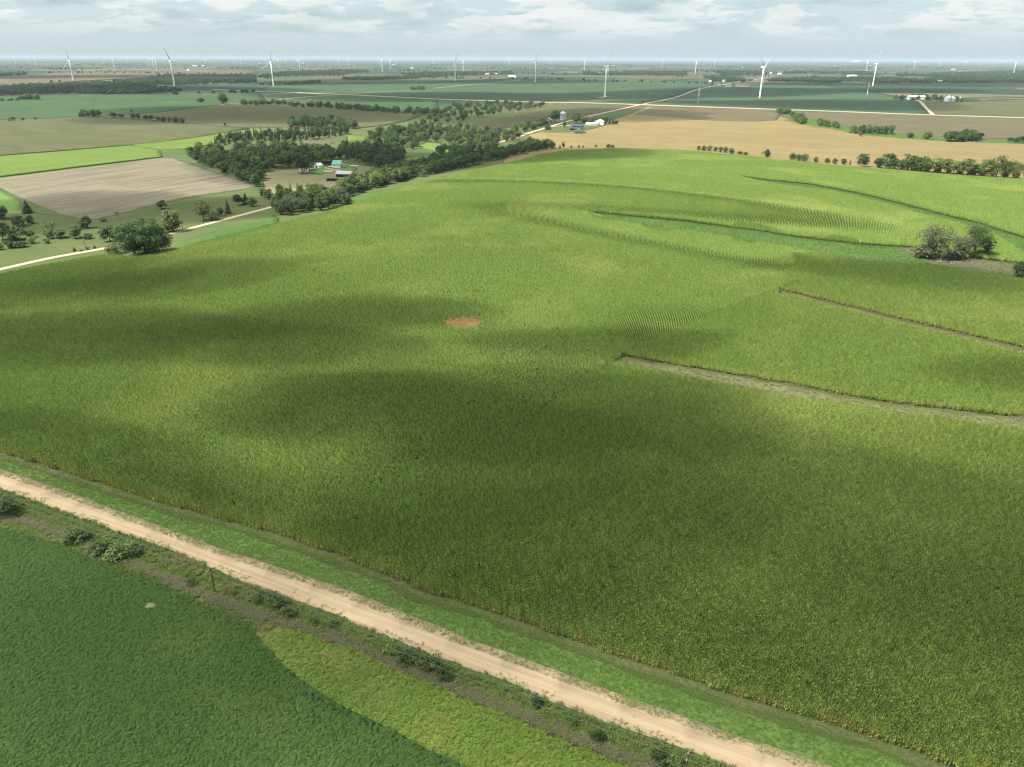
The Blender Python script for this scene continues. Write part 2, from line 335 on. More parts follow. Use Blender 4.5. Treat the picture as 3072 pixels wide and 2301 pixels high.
class MB:
    """collects simple solids into one mesh"""
    def __init__(s): s.V = []; s.F = []
    def add(s, V, Fc):
        k = len(s.V); s.V += [tuple(v) for v in V]; s.F += [tuple(i + k for i in f) for f in Fc]; return s
    def box(s, c, d, rz=0.0):
        x, y, z = [k / 2 for k in d]; P = [(a * x, b * y, e * z) for e in (-1, 1) for a, b in ((-1, -1), (1, -1), (1, 1), (-1, 1))]
        ca, sa = math.cos(rz), math.sin(rz)
        return s.add([(c[0] + p[0] * ca - p[1] * sa, c[1] + p[0] * sa + p[1] * ca, c[2] + p[2]) for p in P],
                     [(3, 2, 1, 0), (4, 5, 6, 7), (0, 1, 5, 4), (1, 2, 6, 5), (2, 3, 7, 6), (3, 0, 4, 7)])
    def tube(s, a, b, r0, r1=None, n=6, cap=True):
        a, b = Vector(a), Vector(b); r1 = r0 if r1 is None else r1; d = (b - a).normalized()
        x = d.orthogonal().normalized(); y = d.cross(x)
        V = [p + (x * math.cos(2 * math.pi * i / n) + y * math.sin(2 * math.pi * i / n)) * r for p, r in ((a, r0), (b, r1)) for i in range(n)]
        Fc = [(i, (i + 1) % n, n + (i + 1) % n, n + i) for i in range(n)]
        if cap: Fc += [tuple(range(n - 1, -1, -1)), tuple(range(n, 2 * n))]
        return s.add(V, Fc)
    def lathe(s, prof, n=16, cap=True):
        V = [(r * math.cos(2 * math.pi * i / n), r * math.sin(2 * math.pi * i / n), z) for r, z in prof for i in range(n)]
        Fc = [(k * n + i, k * n + (i + 1) % n, (k + 1) * n + (i + 1) % n, (k + 1) * n + i) for k in range(len(prof) - 1) for i in range(n)]
        if cap: Fc += [tuple(range(n - 1, -1, -1)), tuple(range((len(prof) - 1) * n, len(prof) * n))]
        return s.add(V, Fc)
    def mesh(s, name, mat, smooth=False): return mesh(name, s.V, s.F, mat, smooth)
    def build(s, name, mat, parent=None, smooth=False): return obj(name, s.mesh(name, mat, smooth), parent)
def copy_tree(o, parent=None):
    c = o.copy(); COL.objects.link(c); c.parent = parent
    for ch in list(o.children): copy_tree(ch, c)
    return c

def sheet(name, poly, dz, mat, label=None, cat=None, kind='stuff', spacing=None, skirt=0.6, parent=None, wall=None):
    """a sheet laid over the land inside a ground polygon, with sides down to the soil"""
    P = np.array(poly); c = P.mean(0); ext = max(np.ptp(P[:, 0]), np.ptp(P[:, 1]))
    sp = spacing or max(6.0, ext / 45.0)
    d = np.array(dense(poly, sp, True))
    xs = np.arange(P[:, 0].min() + sp / 2, P[:, 0].max(), sp); ys = np.arange(P[:, 1].min() + sp / 2, P[:, 1].max(), sp)
    gx, gy = np.meshgrid(xs, ys); gx, gy = gx.ravel(), gy.ravel()
    k = inside(gx, gy, poly); gx, gy = gx[k], gy[k]
    if len(gx):
        far = seg_dist(gx, gy, np.vstack([d, d[:1]])) > sp * 0.35 if len(d) < 400 else np.ones(len(gx), bool)
        gx, gy = gx[far], gy[far]
    v2 = [Vector(((p[0] - c[0]) / ext, (p[1] - c[1]) / ext)) for p in d] + [Vector(((a - c[0]) / ext, (b - c[1]) / ext)) for a, b in zip(gx, gy)]
    nb = len(d)
    vs, es, fs, *_ = delaunay_2d_cdt(v2, [], [list(range(nb))], 1, 1e-7)
    X = np.array([v.x for v in vs]) * ext + c[0]; Y = np.array([v.y for v in vs]) * ext + c[1]
    Z = hgt(X, Y) + dz
    V = list(zip(X, Y, Z)); F = [tuple(f) for f in fs]
    F = [f if ((X[f[1]] - X[f[0]]) * (Y[f[2]] - Y[f[0]]) - (X[f[2]] - X[f[0]]) * (Y[f[1]] - Y[f[0]])) > 0 else tuple(reversed(f)) for f in F]
    if skirt:
        cnt = {}
        for f in F:
            for a, b in zip(f, f[1:] + f[:1]): cnt[(a, b)] = 1
        k0 = len(V); low = {}
        for (a, b) in list(cnt):
            if (b, a) in cnt: continue
            for q in (a, b):
                if q not in low: low[q] = len(V); V.append((V[q][0], V[q][1], V[q][2] - dz - skirt))
            F.append((b, a, low[a], low[b]))
    o = obj(name, mesh(name, V, F, mat, True), parent)
    return tag(o, label, cat, None, kind)
def ribbon(name, pts, width, dz, mat, skirt=0.5, kind='structure', crown=0.0, label=None, cat=None, wv=0.0):
    """a road or strip along ground points"""
    P = np.array(pts); seg = np.hypot(*np.diff(P, axis=0).T); L = np.concatenate([[0], np.cumsum(seg)])
    n = max(4, int(L[-1] / max(4.0, L[-1] / 160))); q = np.linspace(0, L[-1], n)
    x = np.interp(q, L, P[:, 0]); y = np.interp(q, L, P[:, 1])
    for _ in range(2): x[1:-1] = (x[:-2] + 2 * x[1:-1] + x[2:]) / 4; y[1:-1] = (y[:-2] + 2 * y[1:-1] + y[2:]) / 4
    tx, ty = np.gradient(x), np.gradient(y); ln = np.hypot(tx, ty); nx, ny = -ty / ln, tx / ln
    V = []; F = []; off = [-0.5, -0.5, -0.2, 0.2, 0.5, 0.5]
    for i in range(n):
        for j, o in enumerate(off):
            ww = width * (1 + wv * math.sin(i * 1.7 + j * 9))
            X, Y = x[i] + nx[i] * o * ww, y[i] + ny[i] * o * ww
            V.append((X, Y, float(hgt(X, Y)) + (dz + (crown if j in (2, 3) else 0) if 0 < j < 5 else -skirt)))
        if i:
            a = (i - 1) * 6; F += [(a + j, a + j + 1, a + 6 + j + 1, a + 6 + j)[::-1] for j in range(5)]
    return tag(obj(name, mesh(name, V, F, mat, True)), label, cat, None, kind)

# ---- ground sheet to the horizon
def axis(lo, hi, near_lo, near_hi, s, grow=1.13):
    a = list(np.arange(near_lo, near_hi + 1e-6, s)); st = s; v = near_hi
    while v < hi: st *= grow; v += st; a.append(v)
    st = s; v = near_lo; b = []
    while v > lo: st *= grow; v -= st; b.append(v)
    return np.array(b[::-1] + a)
gx = axis(-48000, 48000, -600, 700, 9.0); gy = axis(-3000, 48000, 40, 1500, 9.0)
GX, GY = np.meshgrid(gx, gy); GZ = hgt(GX, GY)
nx, ny = len(gx), len(gy); I = np.arange(nx * ny).reshape(ny, nx)
quads = np.stack([I[:-1, :-1], I[:-1, 1:], I[1:, 1:], I[1:, :-1]], -1).reshape(-1, 4)
me = bpy.data.meshes.new('ground'); me.from_pydata(np.stack([GX, GY, GZ], -1).reshape(-1, 3).tolist(), [], quads.tolist()); me.update()
me.materials.append(MATS['country']); me.polygons.foreach_set('use_smooth', [True] * len(me.polygons))
tag(obj('ground', me), kind='structure')

# ================================================================== fields, roads and grass (corner points read off the photograph, laid on the land)
CORN_FAR = [(0, 818), (110, 795), (220, 775), (290, 764), (340, 760), (390, 768), (450, 762), (530, 747), (640, 716), (768, 686), (872, 658), (960, 637), (1046, 615), (1115, 592),
            (1219, 558), (1358, 526), (1440, 505), (1536, 484), (1620, 462), (1700, 450), (1850, 444), (2000, 447), (2100, 454), (2250, 467), (2350, 479), (2500, 494), (2700, 510), (2900, 526), (3072, 536), (3400, 560)]
CORN_NEAR = [(3400, 2520), (3072, 2390), (2834, 2298), (2623, 2222), (2411, 2158), (2300, 2121), (2213, 2098), (2010, 2024), (1807, 1958), (1603, 1887), (1500, 1852), (1400, 1816), (1291, 1786),
             (1210, 1752), (1007, 1667), (803, 1600), (610, 1549), (407, 1489), (203, 1422), (0, 1361), (-350, 1255)]
far_w = wpoly(CORN_FAR, 2.2, 45, False); near_w = wpoly(CORN_NEAR, 0.0, 45, False)
lx, ly = far_w[0]; corn_poly = [(lx - 75, ly - 20)] + far_w + near_w
# grass terraces and waterways inside the corn: far edge at the foot of the corn behind, near edge hidden by the tops of the corn in front
def rag(pl, a): return [(x + RNG.normal(0, a * .4), y + RNG.normal(0, a)) for x, y in dense(pl, 5.0, False)]
def strip(top, bot, h=2.0): return rag(wpoly(top, 0.0, 60, False), 0.35) + rag(wpoly(bot, h, 60, False), 0.35)
T1 = strip([(1866, 1067), (2091, 1108), (2369, 1153), (2647, 1207), (3072, 1254), (3400, 1292)], [(3400, 1316), (3072, 1281), (2647, 1226), (2369, 1181), (2091, 1134), (1841, 1080)])
T2 = strip([(2334, 868), (2476, 903), (2595, 931), (2713, 960), (2871, 997), (3072, 1045), (3400, 1120)], [(3400, 1132), (3072, 1056), (2871, 1007), (2713, 968), (2555, 929), (2338, 876)])
T3 = strip([(1750, 636), (1918, 652), (2091, 669), (2304, 697), (2397, 713), (2595, 735), (2674, 740), (2720, 742), (2950, 778), (3072, 793), (3400, 830)],
           [(3400, 885), (3072, 834), (2950, 818), (2772, 795), (2634, 782), (2516, 768), (2358, 738), (2200, 711), (2000, 684), (1850, 662)])
T4 = strip([(2178, 524), (2304, 541), (2443, 555), (2582, 582), (2720, 616), (2859, 652), (2950, 674), (3072, 713), (3400, 800)],
           [(3400, 880), (3072, 757), (2989, 703), (2910, 676), (2792, 648), (2634, 604), (2500, 572), (2304, 548)])
STRIPS = [T1, T2, T3, T4]
sheet('terrace_grass', T1, 0.10, 'verge_dry', 'mown brown and green terrace strip nearest the road in the corn', 'grass', 'stuff', 6)
sheet('terrace_grass', T2, 0.10, 'verge_dry', 'narrow pale terrace strip across the middle of the corn', 'grass', 'stuff', 6)
sheet('waterway_grass', T3, 0.10, 'waterway', 'broad green waterway leading to the clump of bare trees', 'grass', 'stuff', 7)
sheet('waterway_grass', T4, 0.10, 'waterway', 'upper green waterway curving down to the right edge', 'grass', 'stuff', 7)
CLEAR = wpoly([(2700, 744), (2800, 745), (2950, 778), (3072, 796), (3072, 830), (2950, 812), (2800, 793), (2750, 770)], 0.0, 40)
sheet('bare_clearing', CLEAR, 0.16, 'dead_weeds', 'bare brown clearing around the leafless tree clump', 'clearing', 'stuff', 5)

# --- beside the near road
ROADT = [(-350, 1285), (-150, 1352), (0, 1407), (163, 1461), (325, 1521), (488, 1581), (651, 1642), (803, 1692), (900, 1723), (1006, 1757), (1210, 1838), (1414, 1919), (1500, 1948), (1603, 1987), (1807, 2064), (2010, 2137), (2213, 2207), (2300, 2235), (2560, 2325), (3000, 2470)]
ROADB = [(-350, 1345), (-150, 1412), (0, 1469), (61, 1487), (163, 1528), (285, 1570), (407, 1615), (529, 1658), (610, 1690), (691, 1731), (803, 1773), (900, 1807), (1007, 1848), (1210, 1931), (1414, 2011), (1500, 2037), (1603, 2081), (1807, 2164), (2010, 2233), (2173, 2294), (2560, 2420), (3000, 2570)]
SOYB = [(-350, 1470), (-150, 1535), (0, 1581), (163, 1626), (325, 1695), (447, 1731), (570, 1792), (691, 1841), (757, 1880), (790, 1925), (852, 1999), (925, 2056), (1007, 2108), (1129, 2165), (1210, 2206), (1291, 2252), (1352, 2276), (1480, 2340), (1800, 2480)]
rt_w, rb_w, soy_w = wpoly(ROADT, 0, 60, False), wpoly(ROADB, 0, 60, False), wpoly(SOYB, 0.5, 60, False)
low_w = [(60, 40), (-160, 40), (-260, 120)]
def jag(pl, a, step=1.2):
    d = np.array(dense(pl, step, False)); n = len(d); q = RNG.normal(0, a, n)
    q = np.convolve(q, np.ones(3) / 3, 'same') + a * 0.8 * np.sin(np.arange(n) * 0.31) * np.sin(np.arange(n) * 0.083 + 1)
    return [(x + 0.43 * k, y + 0.9 * k) for (x, y), k in zip(d, q)]
jt, jb = jag(rt_w, 0.10), jag(rb_w, 0.22)
sheet('gravel_road', jt + jb[::-1], 0.14, 'gravel_road', None, None, 'structure', 5, 0.5)
near_in = [(x + 0.43 * 1.5, y + 0.9 * 1.5) for x, y in near_w]
rt_in = [(x - 0.43 * 2.0, y - 0.9 * 2.0) for x, y in rt_w]
sheet('mown_verge', rt_in + near_in, 0.06, 'grass_bright', 'mown bright green roadside verge between road and corn', 'grass', 'stuff', 5, 0.3)
edge_out = [(x - 0.43 * 1.3, y - 0.9 * 1.3) for x, y in near_w]
edge_in = [(x + 0.43 * 2.2, y + 0.9 * 2.2) for x, y in near_w]
mid_in = [(x - 0.43 * 2.6, y - 0.9 * 2.6) for x, y in near_w]
sheet('rough_verge', jag(mid_in, 0.5) + edge_in[::-1], 0.085, 'pasture', 'olive rough grass strip between mown verge and corn', 'grass', 'stuff', 5, 0.3)
sheet('field_edge', jag(edge_out, 0.3) + edge_in[::-1], 0.11, 'verge_dry', 'bare tan strip of soil along the corn edge', 'soil', 'stuff', 5, 0.3)
rb_in = [(x + 0.43 * 2.0, y + 0.9 * 2.0) for x, y in rb_w]
sheet('ditch_grass', rb_in + soy_w[::-1], 0.05, 'ditch_grass', 'rough green ditch grass below the near road', 'grass', 'stuff', 5, 0.3)
PRA = wpoly([(775, 1905), (850, 1885), (930, 1905), (1090, 1960), (1210, 2022), (1332, 2068), (1454, 2122), (1600, 2182), (1725, 2240), (1888, 2304), (2000, 2345), (1800, 2480), (1480, 2340), (1352, 2276), (1210, 2206), (1007, 2108), (925, 2056), (852, 1999), (800, 1945)], 0.3, 40)
sheet('prairie_grass', PRA, 0.25, 'prairie', 'yellow green tall grass patch between bean field and ditch', 'grass', 'stuff', 4, 0.3)
DEAD = [(-100, 1535), (0, 1562), (81, 1566), (200, 1610), (330, 1672), (440, 1712), (560, 1765), (680, 1815), (742, 1838), (925, 1893), (1088, 1948), (1210, 2007), (1332, 2052), (1454, 2105), (1603, 2163), (1725, 2219), (1888, 2284), (2100, 2360)]
dead_w = wpoly(DEAD, 0.0, 50, False)
ribbon('fence_row_weeds', dead_w, 1.5, 0.20, 'dead_weeds', 0.4, 'stuff', 0.15, 'grey brown strip of dead weeds along the ditch', 'weeds', 0.25)
bean_poly = soy_w + low_w
sheet('bean_field', bean_poly, 0.45, 'bean_floor', 'dark green soybean field at the lower left corner', 'crop', 'stuff', 4, 0.2)
bean_field = bpy.data.objects['bean_field']

# --- fields on the left
def fld(name, pts, mat, label, dz=0.5, h=0.0, step=45, sp=None, kind='stuff', cat='crop'):
    return sheet(name, wpoly(pts, h, step), dz, mat, label, cat, kind, sp)
fld('pasture', [(-60, 640), (100, 637), (290, 660), (470, 618), (780, 563), (830, 600), (820, 622), (700, 652), (510, 702), (320, 747), (0, 808), (-120, 832), (-200, 700)], 'pasture', 'rolling pasture between stubble field and gravel road', 0.05, cat='grass')
fld('meadow', [(-120, 560), (0, 568), (62, 600), (66, 628), (95, 640), (-60, 645)], 'grass_bright', 'small green meadow beside the stubble at left edge', 0.08, cat='grass')
fld('stubble_field', [(-150, 560), (0, 535), (240, 505), (480, 475), (525, 474), (660, 522), (780, 560), (600, 588), (470, 615), (290, 660), (240, 655), (180, 640), (60, 592), (0, 562)], 'stubble', 'tan stubble field with mown rows', 0.12)
fld('hay_field', [(-150, 492), (0, 471), (200, 455), (400, 438), (480, 452), (487, 472), (240, 502), (0, 532), (-150, 555)], 'hay_bright', 'bright green strip of crop above the stubble', 1.0)
fld('hay_field', [(400, 437), (560, 419), (760, 388), (870, 393), (860, 412), (780, 412), (700, 420), (600, 442), (560, 449), (490, 449)], 'hay_bright', 'bright green strip running behind the dark wood', 1.0)
fld('bean_field', [(-200, 372), (0, 361), (240, 349), (330, 357), (560, 371), (750, 385), (700, 396), (560, 418), (400, 436), (200, 452), (0, 468), (-200, 490)], 'soy_olive', 'olive bean field at left above the bright green strip', 0.7)
fld('bean_field', [(290, 351), (480, 337), (660, 316), (760, 313), (900, 316), (1100, 333), (1280, 342), (1225, 362), (1150, 378), (1000, 392), (860, 384), (760, 384), (560, 370), (400, 358)], 'soy_olive', 'olive bean field on the rise north of the wood', 0.7)
fld('bean_field', [(-200, 305), (0, 290), (200, 281), (430, 286), (560, 285), (780, 278), (800, 304), (660, 316), (480, 338), (290, 352), (0, 361), (-200, 371)], 'soy_green', 'green bean field at left below the wooded belt', 0.8)
fld('bean_field', [(800, 305), (900, 294), (1030, 285), (1310, 299), (1320, 328), (1280, 341), (1100, 332), (900, 315), (830, 309)], 'soy_green', 'green bean field below the crossing farm roads', 0.8)
fld('bean_field', [(790, 276), (815, 259), (1100, 256), (1300, 254), (1536, 243), (1770, 234), (1960, 240), (2130, 250), (2155, 257), (2080, 271), (2000, 298), (1930, 313), (1700, 306), (1540, 303), (1310, 297), (1030, 283)], 'soy_teal', 'wide dark green bean field around the central turbines', 1.0)
fld('bean_field', [(1950, 316), (2010, 300), (2085, 275), (2160, 264), (2300, 258), (2480, 258), (2640, 280), (2720, 299), (2768, 304), (2795, 343), (2560, 335), (2300, 326)], 'soy_teal', 'dark green bean field right of the county road', 1.0)
fld('bean_field', [(2890, 308), (3072, 300), (3300, 310), (3300, 365), (3072, 351), (2805, 342), (2775, 306)], 'soy_olive', 'olive bean field beside the farm lane at right', 1.0)
fld('bean_field', [(1545, 331), (1640, 318), (1650, 304), (1780, 309), (1915, 316), (1800, 343), (1745, 357), (1680, 352), (1590, 358), (1545, 352)], 'soy_olive', 'olive bean field behind the grain bin', 0.7)
fld('bean_field', [(1370, 386), (1430, 369), (1520, 352), (1600, 358), (1645, 366), (1620, 380), (1560, 379), (1480, 386), (1400, 394)], 'soy_olive', 'small olive bean field on the slope among the trees', 0.6)
fld('bean_field', [(1500, 500), (1560, 432), (1590, 404), (1700, 382), (1800, 372), (1870, 352), (1945, 321), (2100, 324), (2300, 333), (2335, 342), (2400, 368), (2500, 386), (2560, 400), (2680, 412), (2840, 422), (3072, 432), (3400, 450), (3400, 590), (3072, 560), (2700, 530), (2350, 500), (2000, 465), (1850, 460), (1700, 468)], 'soy_tan', 'ripe golden tan bean field behind the corn hill', 0.55)
fld('bean_field', [(1960, 320), (2300, 330), (2345, 342), (2330, 362), (2250, 366), (2100, 362), (1980, 350), (1900, 345)], 'soy_brown', 'grey brown bean field end below the county road', 0.7)
fld('bean_field', [(2350, 336), (2560, 339), (2800, 347), (3072, 357), (3400, 372), (3400, 432), (3072, 418), (2900, 415), (2750, 407), (2690, 396), (2560, 378), (2450, 366), (2400, 352)], 'soy_brown', 'brown bean field beyond the creek at right', 0.7)
fld('bean_field', [(0, 236), (210, 217), (500, 215), (768, 211), (768, 221), (600, 226), (470, 232), (330, 240), (200, 246), (100, 258), (-100, 260)], 'soy_brown', 'tan field far left beyond the wooded belt', 1.5)
fld('bean_field', [(820, 240), (1000, 226), (1100, 222), (1300, 232), (1536, 226), (1540, 236), (1300, 247), (1000, 250), (850, 248)], 'soy_olive', 'olive field behind the wide dark green field', 1.5)
fld('bean_field', [(1640, 232), (1800, 220), (2100, 222), (2160, 236), (2000, 240), (1800, 233)], 'soy_olive', 'olive field below the far farm at centre right', 1.5)
fld('creek_grass', [(2370, 358), (2440, 360), (2500, 374), (2600, 394), (2700, 402), (2800, 412), (2900, 418), (3072, 422), (3072, 433), (2840, 425), (2680, 414), (2560, 402), (2500, 389), (2400, 370)], 'waterway', 'green creek bank between the tan and brown fields', 0.75, cat='grass')
# grass openings and the farmyard in the wood
fld('lawn_strip', [(530, 735), (640, 700), (820, 645), (838, 655), (835, 668), (768, 688), (640, 718), (540, 748)], 'waterway', 'green strip beside the gravel road at the corn edge', 0.07, cat='grass')
fld('lawn_strip', [(1040, 600), (1130, 575), (1240, 552), (1330, 528), (1358, 530), (1219, 562), (1115, 596), (1046, 620)], 'waterway', 'green strip between the creek trees and the corn', 0.07, cat='grass')
fld('farmyard', [(790, 545), (800, 515), (850, 510), (950, 505), (1030, 490), (1130, 500), (1130, 525), (1080, 545), (1050, 570), (960, 590), (880, 590), (800, 575)], 'dry_yard', 'dry grass farmyard around the green roofed barn', 0.06, cat='yard')
fld('lawn', [(925, 506), (985, 499), (1010, 505), (985, 516), (960, 526), (930, 522)], 'grass_bright', 'small green house lawn in the farmyard', 0.10, cat='grass')
fld('lawn', [(1020, 492), (1050, 490), (1075, 508), (1060, 516), (1020, 508)], 'grass_bright', 'green lawn in front of the green roofed barn', 0.10, cat='grass')
fld('glade', [(1045, 405), (1102, 410), (1100, 420), (1050, 424), (1030, 440), (1045, 415)], 'hay_bright', 'green glade behind the evergreen row', 0.08, cat='grass')
fld('glade', [(1250, 426), (1320, 430), (1340, 440), (1420, 448), (1400, 460), (1330, 455), (1270, 442)], 'grass_bright', 'green glade in the middle of the wood', 0.08, cat='grass')
fld('glade', [(1215, 478), (1300, 463), (1300, 474), (1230, 492)], 'grass_bright', 'narrow green glade above the creek trees', 0.08, cat='grass')
fld('bare_bank', [(860, 432), (920, 420), (1005, 425), (990, 434), (930, 432), (880, 440)], 'dead_weeds', 'bare brown bank between the dark evergreens', 0.08, cat='soil')
fld('farm_lawn', [(1610, 395), (1690, 380), (1760, 372), (1800, 376), (1830, 374), (1770, 390), (1730, 398), (1640, 400)], 'pasture', 'light green lawn around the blue house', 0.6, cat='grass')

# --- roads
def road(name, pts, width, mat='gravel_track', dz=0.25, step=60): return ribbon(name, wpoly(pts, 0, step, False), width, dz, mat)
road('gravel_road', [(-250, 868), (0, 809), (163, 772), (320, 745), (510, 702), (640, 668), (815, 622), (950, 586), (1100, 545), (1250, 500), (1400, 457), (1500, 427), (1575, 405)], 6.2, dz=0.2)
road('gravel_road', [(1575, 405), (1640, 385), (1700, 366), (1765, 350), (1830, 336), (1930, 314), (2000, 299), (2080, 272), (2155, 257), (2215, 246), (2275, 238), (2330, 225), (2352, 215), (2385, 208)], 8.5, dz=1.0)
road('county_road', [(640, 269), (795, 275), (1030, 284), (1310, 298), (1540, 305), (1700, 308), (1930, 315), (2300, 328), (2560, 337), (2800, 346), (3072, 354), (3400, 366)], 9.0, dz=1.3)
road('farm_track', [(660, 315), (768, 307), (800, 305), (900, 293), (1030, 284), (1130, 277), (1230, 273)], 6.0, dz=1.2)
road('farm_track', [(1300, 266), (1420, 254), (1500, 247), (1560, 240)], 7.0, dz=1.4)
road('farm_lane', [(2800, 346), (2786, 332), (2772, 318), (2762, 306), (2750, 302)], 8.0, dz=1.3)
road('farm_drive', [(955, 500), (975, 503), (1010, 510), (1040, 517), (1075, 521), (1120, 528)], 4.5, dz=0.16)
road('farm_drive', [(1640, 385), (1690, 378), (1740, 376), (1760, 374)], 5.0, dz=0.8)
road('turbine_pad', [(1797, 294), (1812, 292), (1822, 290)], 12.0, dz=1.3)

# ================================================================== crops and grass standing on the fields
def make_sources(tagname, meshes):
    c = bpy.data.collections.new(tagname)
    for i, m in enumerate(meshes):
        o = bpy.data.objects.new('%s_%02d' % (tagname, i), m); c.objects.link(o)
    return c
def stand(name, pts, rot, scl, idx, col, label, cat, kind='stuff'):
    """one object whose points carry plants (geometry nodes)"""
    me = bpy.data.meshes.new(name); me.vertices.add(len(pts)); me.vertices.foreach_set('co', np.asarray(pts, np.float32).ravel())
    for nm, ty, key, v in (('rot', 'FLOAT_VECTOR', 'vector', rot), ('scl', 'FLOAT_VECTOR', 'vector', scl), ('idx', 'INT', 'value', idx)):
        a = me.attributes.new(nm, ty, 'POINT'); a.data.foreach_set(key, np.asarray(v, np.int32 if ty == 'INT' else np.float32).ravel())
    o = obj(name, me)
    g = bpy.data.node_groups.new(name, 'GeometryNodeTree')
    g.interface.new_socket('Geometry', in_out='INPUT', socket_type='NodeSocketGeometry'); g.interface.new_socket('Geometry', in_out='OUTPUT', socket_type='NodeSocketGeometry')
    N, L = g.nodes.new, g.links.new
    gi, go, ip, ci = N('NodeGroupInput'), N('NodeGroupOutput'), N('GeometryNodeInstanceOnPoints'), N('GeometryNodeCollectionInfo')
    ci.inputs['Collection'].default_value = col; ci.inputs['Separate Children'].default_value = True; ci.inputs['Reset Children'].default_value = True
    def attr(nm, ty):
        a = N('GeometryNodeInputNamedAttribute'); a.data_type = ty; a.inputs['Name'].default_value = nm; return a.outputs['Attribute']
    er = N('FunctionNodeEulerToRotation'); L(attr('rot', 'FLOAT_VECTOR'), er.inputs[0])
    L(gi.outputs[0], ip.inputs['Points']); L(ci.outputs[0], ip.inputs['Instance']); ip.inputs['Pick Instance'].default_value = True
    L(attr('idx', 'INT'), ip.inputs['Instance Index']); L(er.outputs[0], ip.inputs['Rotation']); L(attr('scl', 'FLOAT_VECTOR'), ip.inputs['Scale'])
    L(ip.outputs[0], go.inputs[0])
    md = o.modifiers.new('plants', 'NODES'); md.node_group = g
    return tag(o, label, cat, None, kind)
def leafstrip(V, F, base, az, length, lift, droop, width, rng):
    """an arching blade: two quads and a tip"""
    dx, dy = math.cos(az), math.sin(az); sx, sy = -dy * width / 2, dx * width / 2
    pts = [(0, 0, 1), (0.45, lift, 1.0), (0.8, lift * 0.8 - droop * 0.35, 0.75), (1.0, lift * 0.4 - droop, 0.1)]
    k = len(V)
    for u, z, wd in pts:
        c = (base[0] + dx * length * u, base[1] + dy * length * u, base[2] + z)
        V.append((c[0] - sx * wd, c[1] - sy * wd, c[2])); V.append((c[0] + sx * wd, c[1] + sy * wd, c[2]))
    for i in range(3): F.append((k + 2 * i, k + 2 * i + 1, k + 2 * i + 3, k + 2 * i + 2))
def corn_row(seed, length, mat, plants, height=2.35, low=0.5):
    r = random.Random(seed); V = []; F = []
    for p in range(plants):
        x = -length / 2 + (p + 0.5 + r.uniform(-.25, .25)) * length / plants; y = r.uniform(-.05, .05); h = height * r.uniform(.86, 1.06)
        a0 = r.uniform(0, math.pi)
        for q in range(6):
            z = low + (h - 0.45 - low) * (q / 5.0) ** 0.75; a = math.pi * q + r.gauss(0, .8)
            leafstrip(V, F, (x, y, z), a, r.uniform(.38, .54) * (1 - 0.55 * q / 5), r.uniform(.26, .44), r.uniform(-.05, .25), r.uniform(.13, .18) * (1 - 0.25 * q / 5), r)
        k = len(V)                                   # stalk with its tassel
        V += [(x - .02, y, low), (x + .02, y, low), (x + .012, y, h + .15), (x - .012, y, h + .15)]; F.append((k, k + 1, k + 2, k + 3))
        for q in range(3):
            k = len(V); a = r.uniform(0, 6.28); V += [(x, y, h - .05), (x + .04, y + .02, h - .05), (x + .12 * math.cos(a), y + .12 * math.sin(a), h + .26)]; F.append((k, k + 1, k + 2))
    return mesh('corn_row', V, F, mat)
SEG = 1.2
corn_src = make_sources('corn_source', [corn_row(i, SEG, 'corn_leaf', 5) for i in range(7)] + [corn_row(20 + i, SEG, 'corn_yellow', 6, 2.2, 0.1) for i in range(3)] + [corn_row(30 + i, SEG, 'corn_dry', 7, 2.25, 0.9) for i in range(2)])
E0 = np.array([math.cos(RD), -math.sin(RD)]); N0 = np.array([math.sin(RD), math.cos(RD)])
nearA = np.array(near_w); 
# boundary between the straight rows (A) and the contour rows (B)
BND = wpoly([(-350, 1235), (0, 1318), (300, 1395), (620, 1490), (850, 1545), (1200, 1420), (1540, 1285), (1700, 1180), (1830, 1085), (1900, 1040), (2150, 940), (2335, 872), (2400, 830), (2400, 770), (2300, 720), (2100, 690), (1800, 655), (1770, 638), (1918, 655), (2304, 700), (2674, 744), (3072, 800), (3400, 840)], 1.0, 60, False)
A_poly = BND + [(560, 330), (500, 0), (0, 30), (-300, 150)]
def in_view(x, y): return (y > 60) & (np.abs(x) < 0.76 * y + 25)
def corn_ok(x, y):
    k = in_view(x, y) & inside(x, y, corn_poly)
    for s in STRIPS: k &= ~inside(x, y, s)
    return k
P = []; Rz = []
s_ax = np.arange(-520, 900, SEG); t_ax = np.arange(60, 1050, 0.762)
S_, T_ = np.meshgrid(s_ax, t_ax); S_ = S_ + RNG.uniform(-.5, .5, (len(t_ax), 1)) * SEG
wob = 1.6 * np.sin(S_ / 47.0) + 0.8 * np.sin(S_ / 19.0 + 1)
xa = (S_ * E0[0] + (T_ + wob) * N0[0]).ravel(); ya = (S_ * E0[1] + (T_ + wob) * N0[1]).ravel(); sa = S_.ravel()
k = (ya > 60) & (ya < 1050); xa, ya, sa = xa[k], ya[k], sa[k]
k = in_view(xa, ya); xa, ya, sa = xa[k], ya[k], sa[k]
soft = lambda x, y: np.where(y > 150, 1.0, 0.15) * (6.0 * np.sin(x / 17.0 + y / 29.0) + 4.5 * np.sin(y / 8.3 - x / 14.0) + 3.0 * np.sin(x / 4.1 + y / 5.7) + 1.2 * np.sin(x / 1.9 - y / 2.3))
k = inside(xa + soft(xa, ya), ya + soft(xa, ya), A_poly); xa, ya, sa = xa[k], ya[k], sa[k]
k = corn_ok(xa, ya); xa, ya, sa = xa[k], ya[k], sa[k]
ra = -RD + np.arctan(1.6 / 47 * np.cos(sa / 47.0) + 0.8 / 19 * np.cos(sa / 19.0 + 1))
CX, CY = -484.0, 575.0
r_ax = np.arange(150, 1150, 0.762)
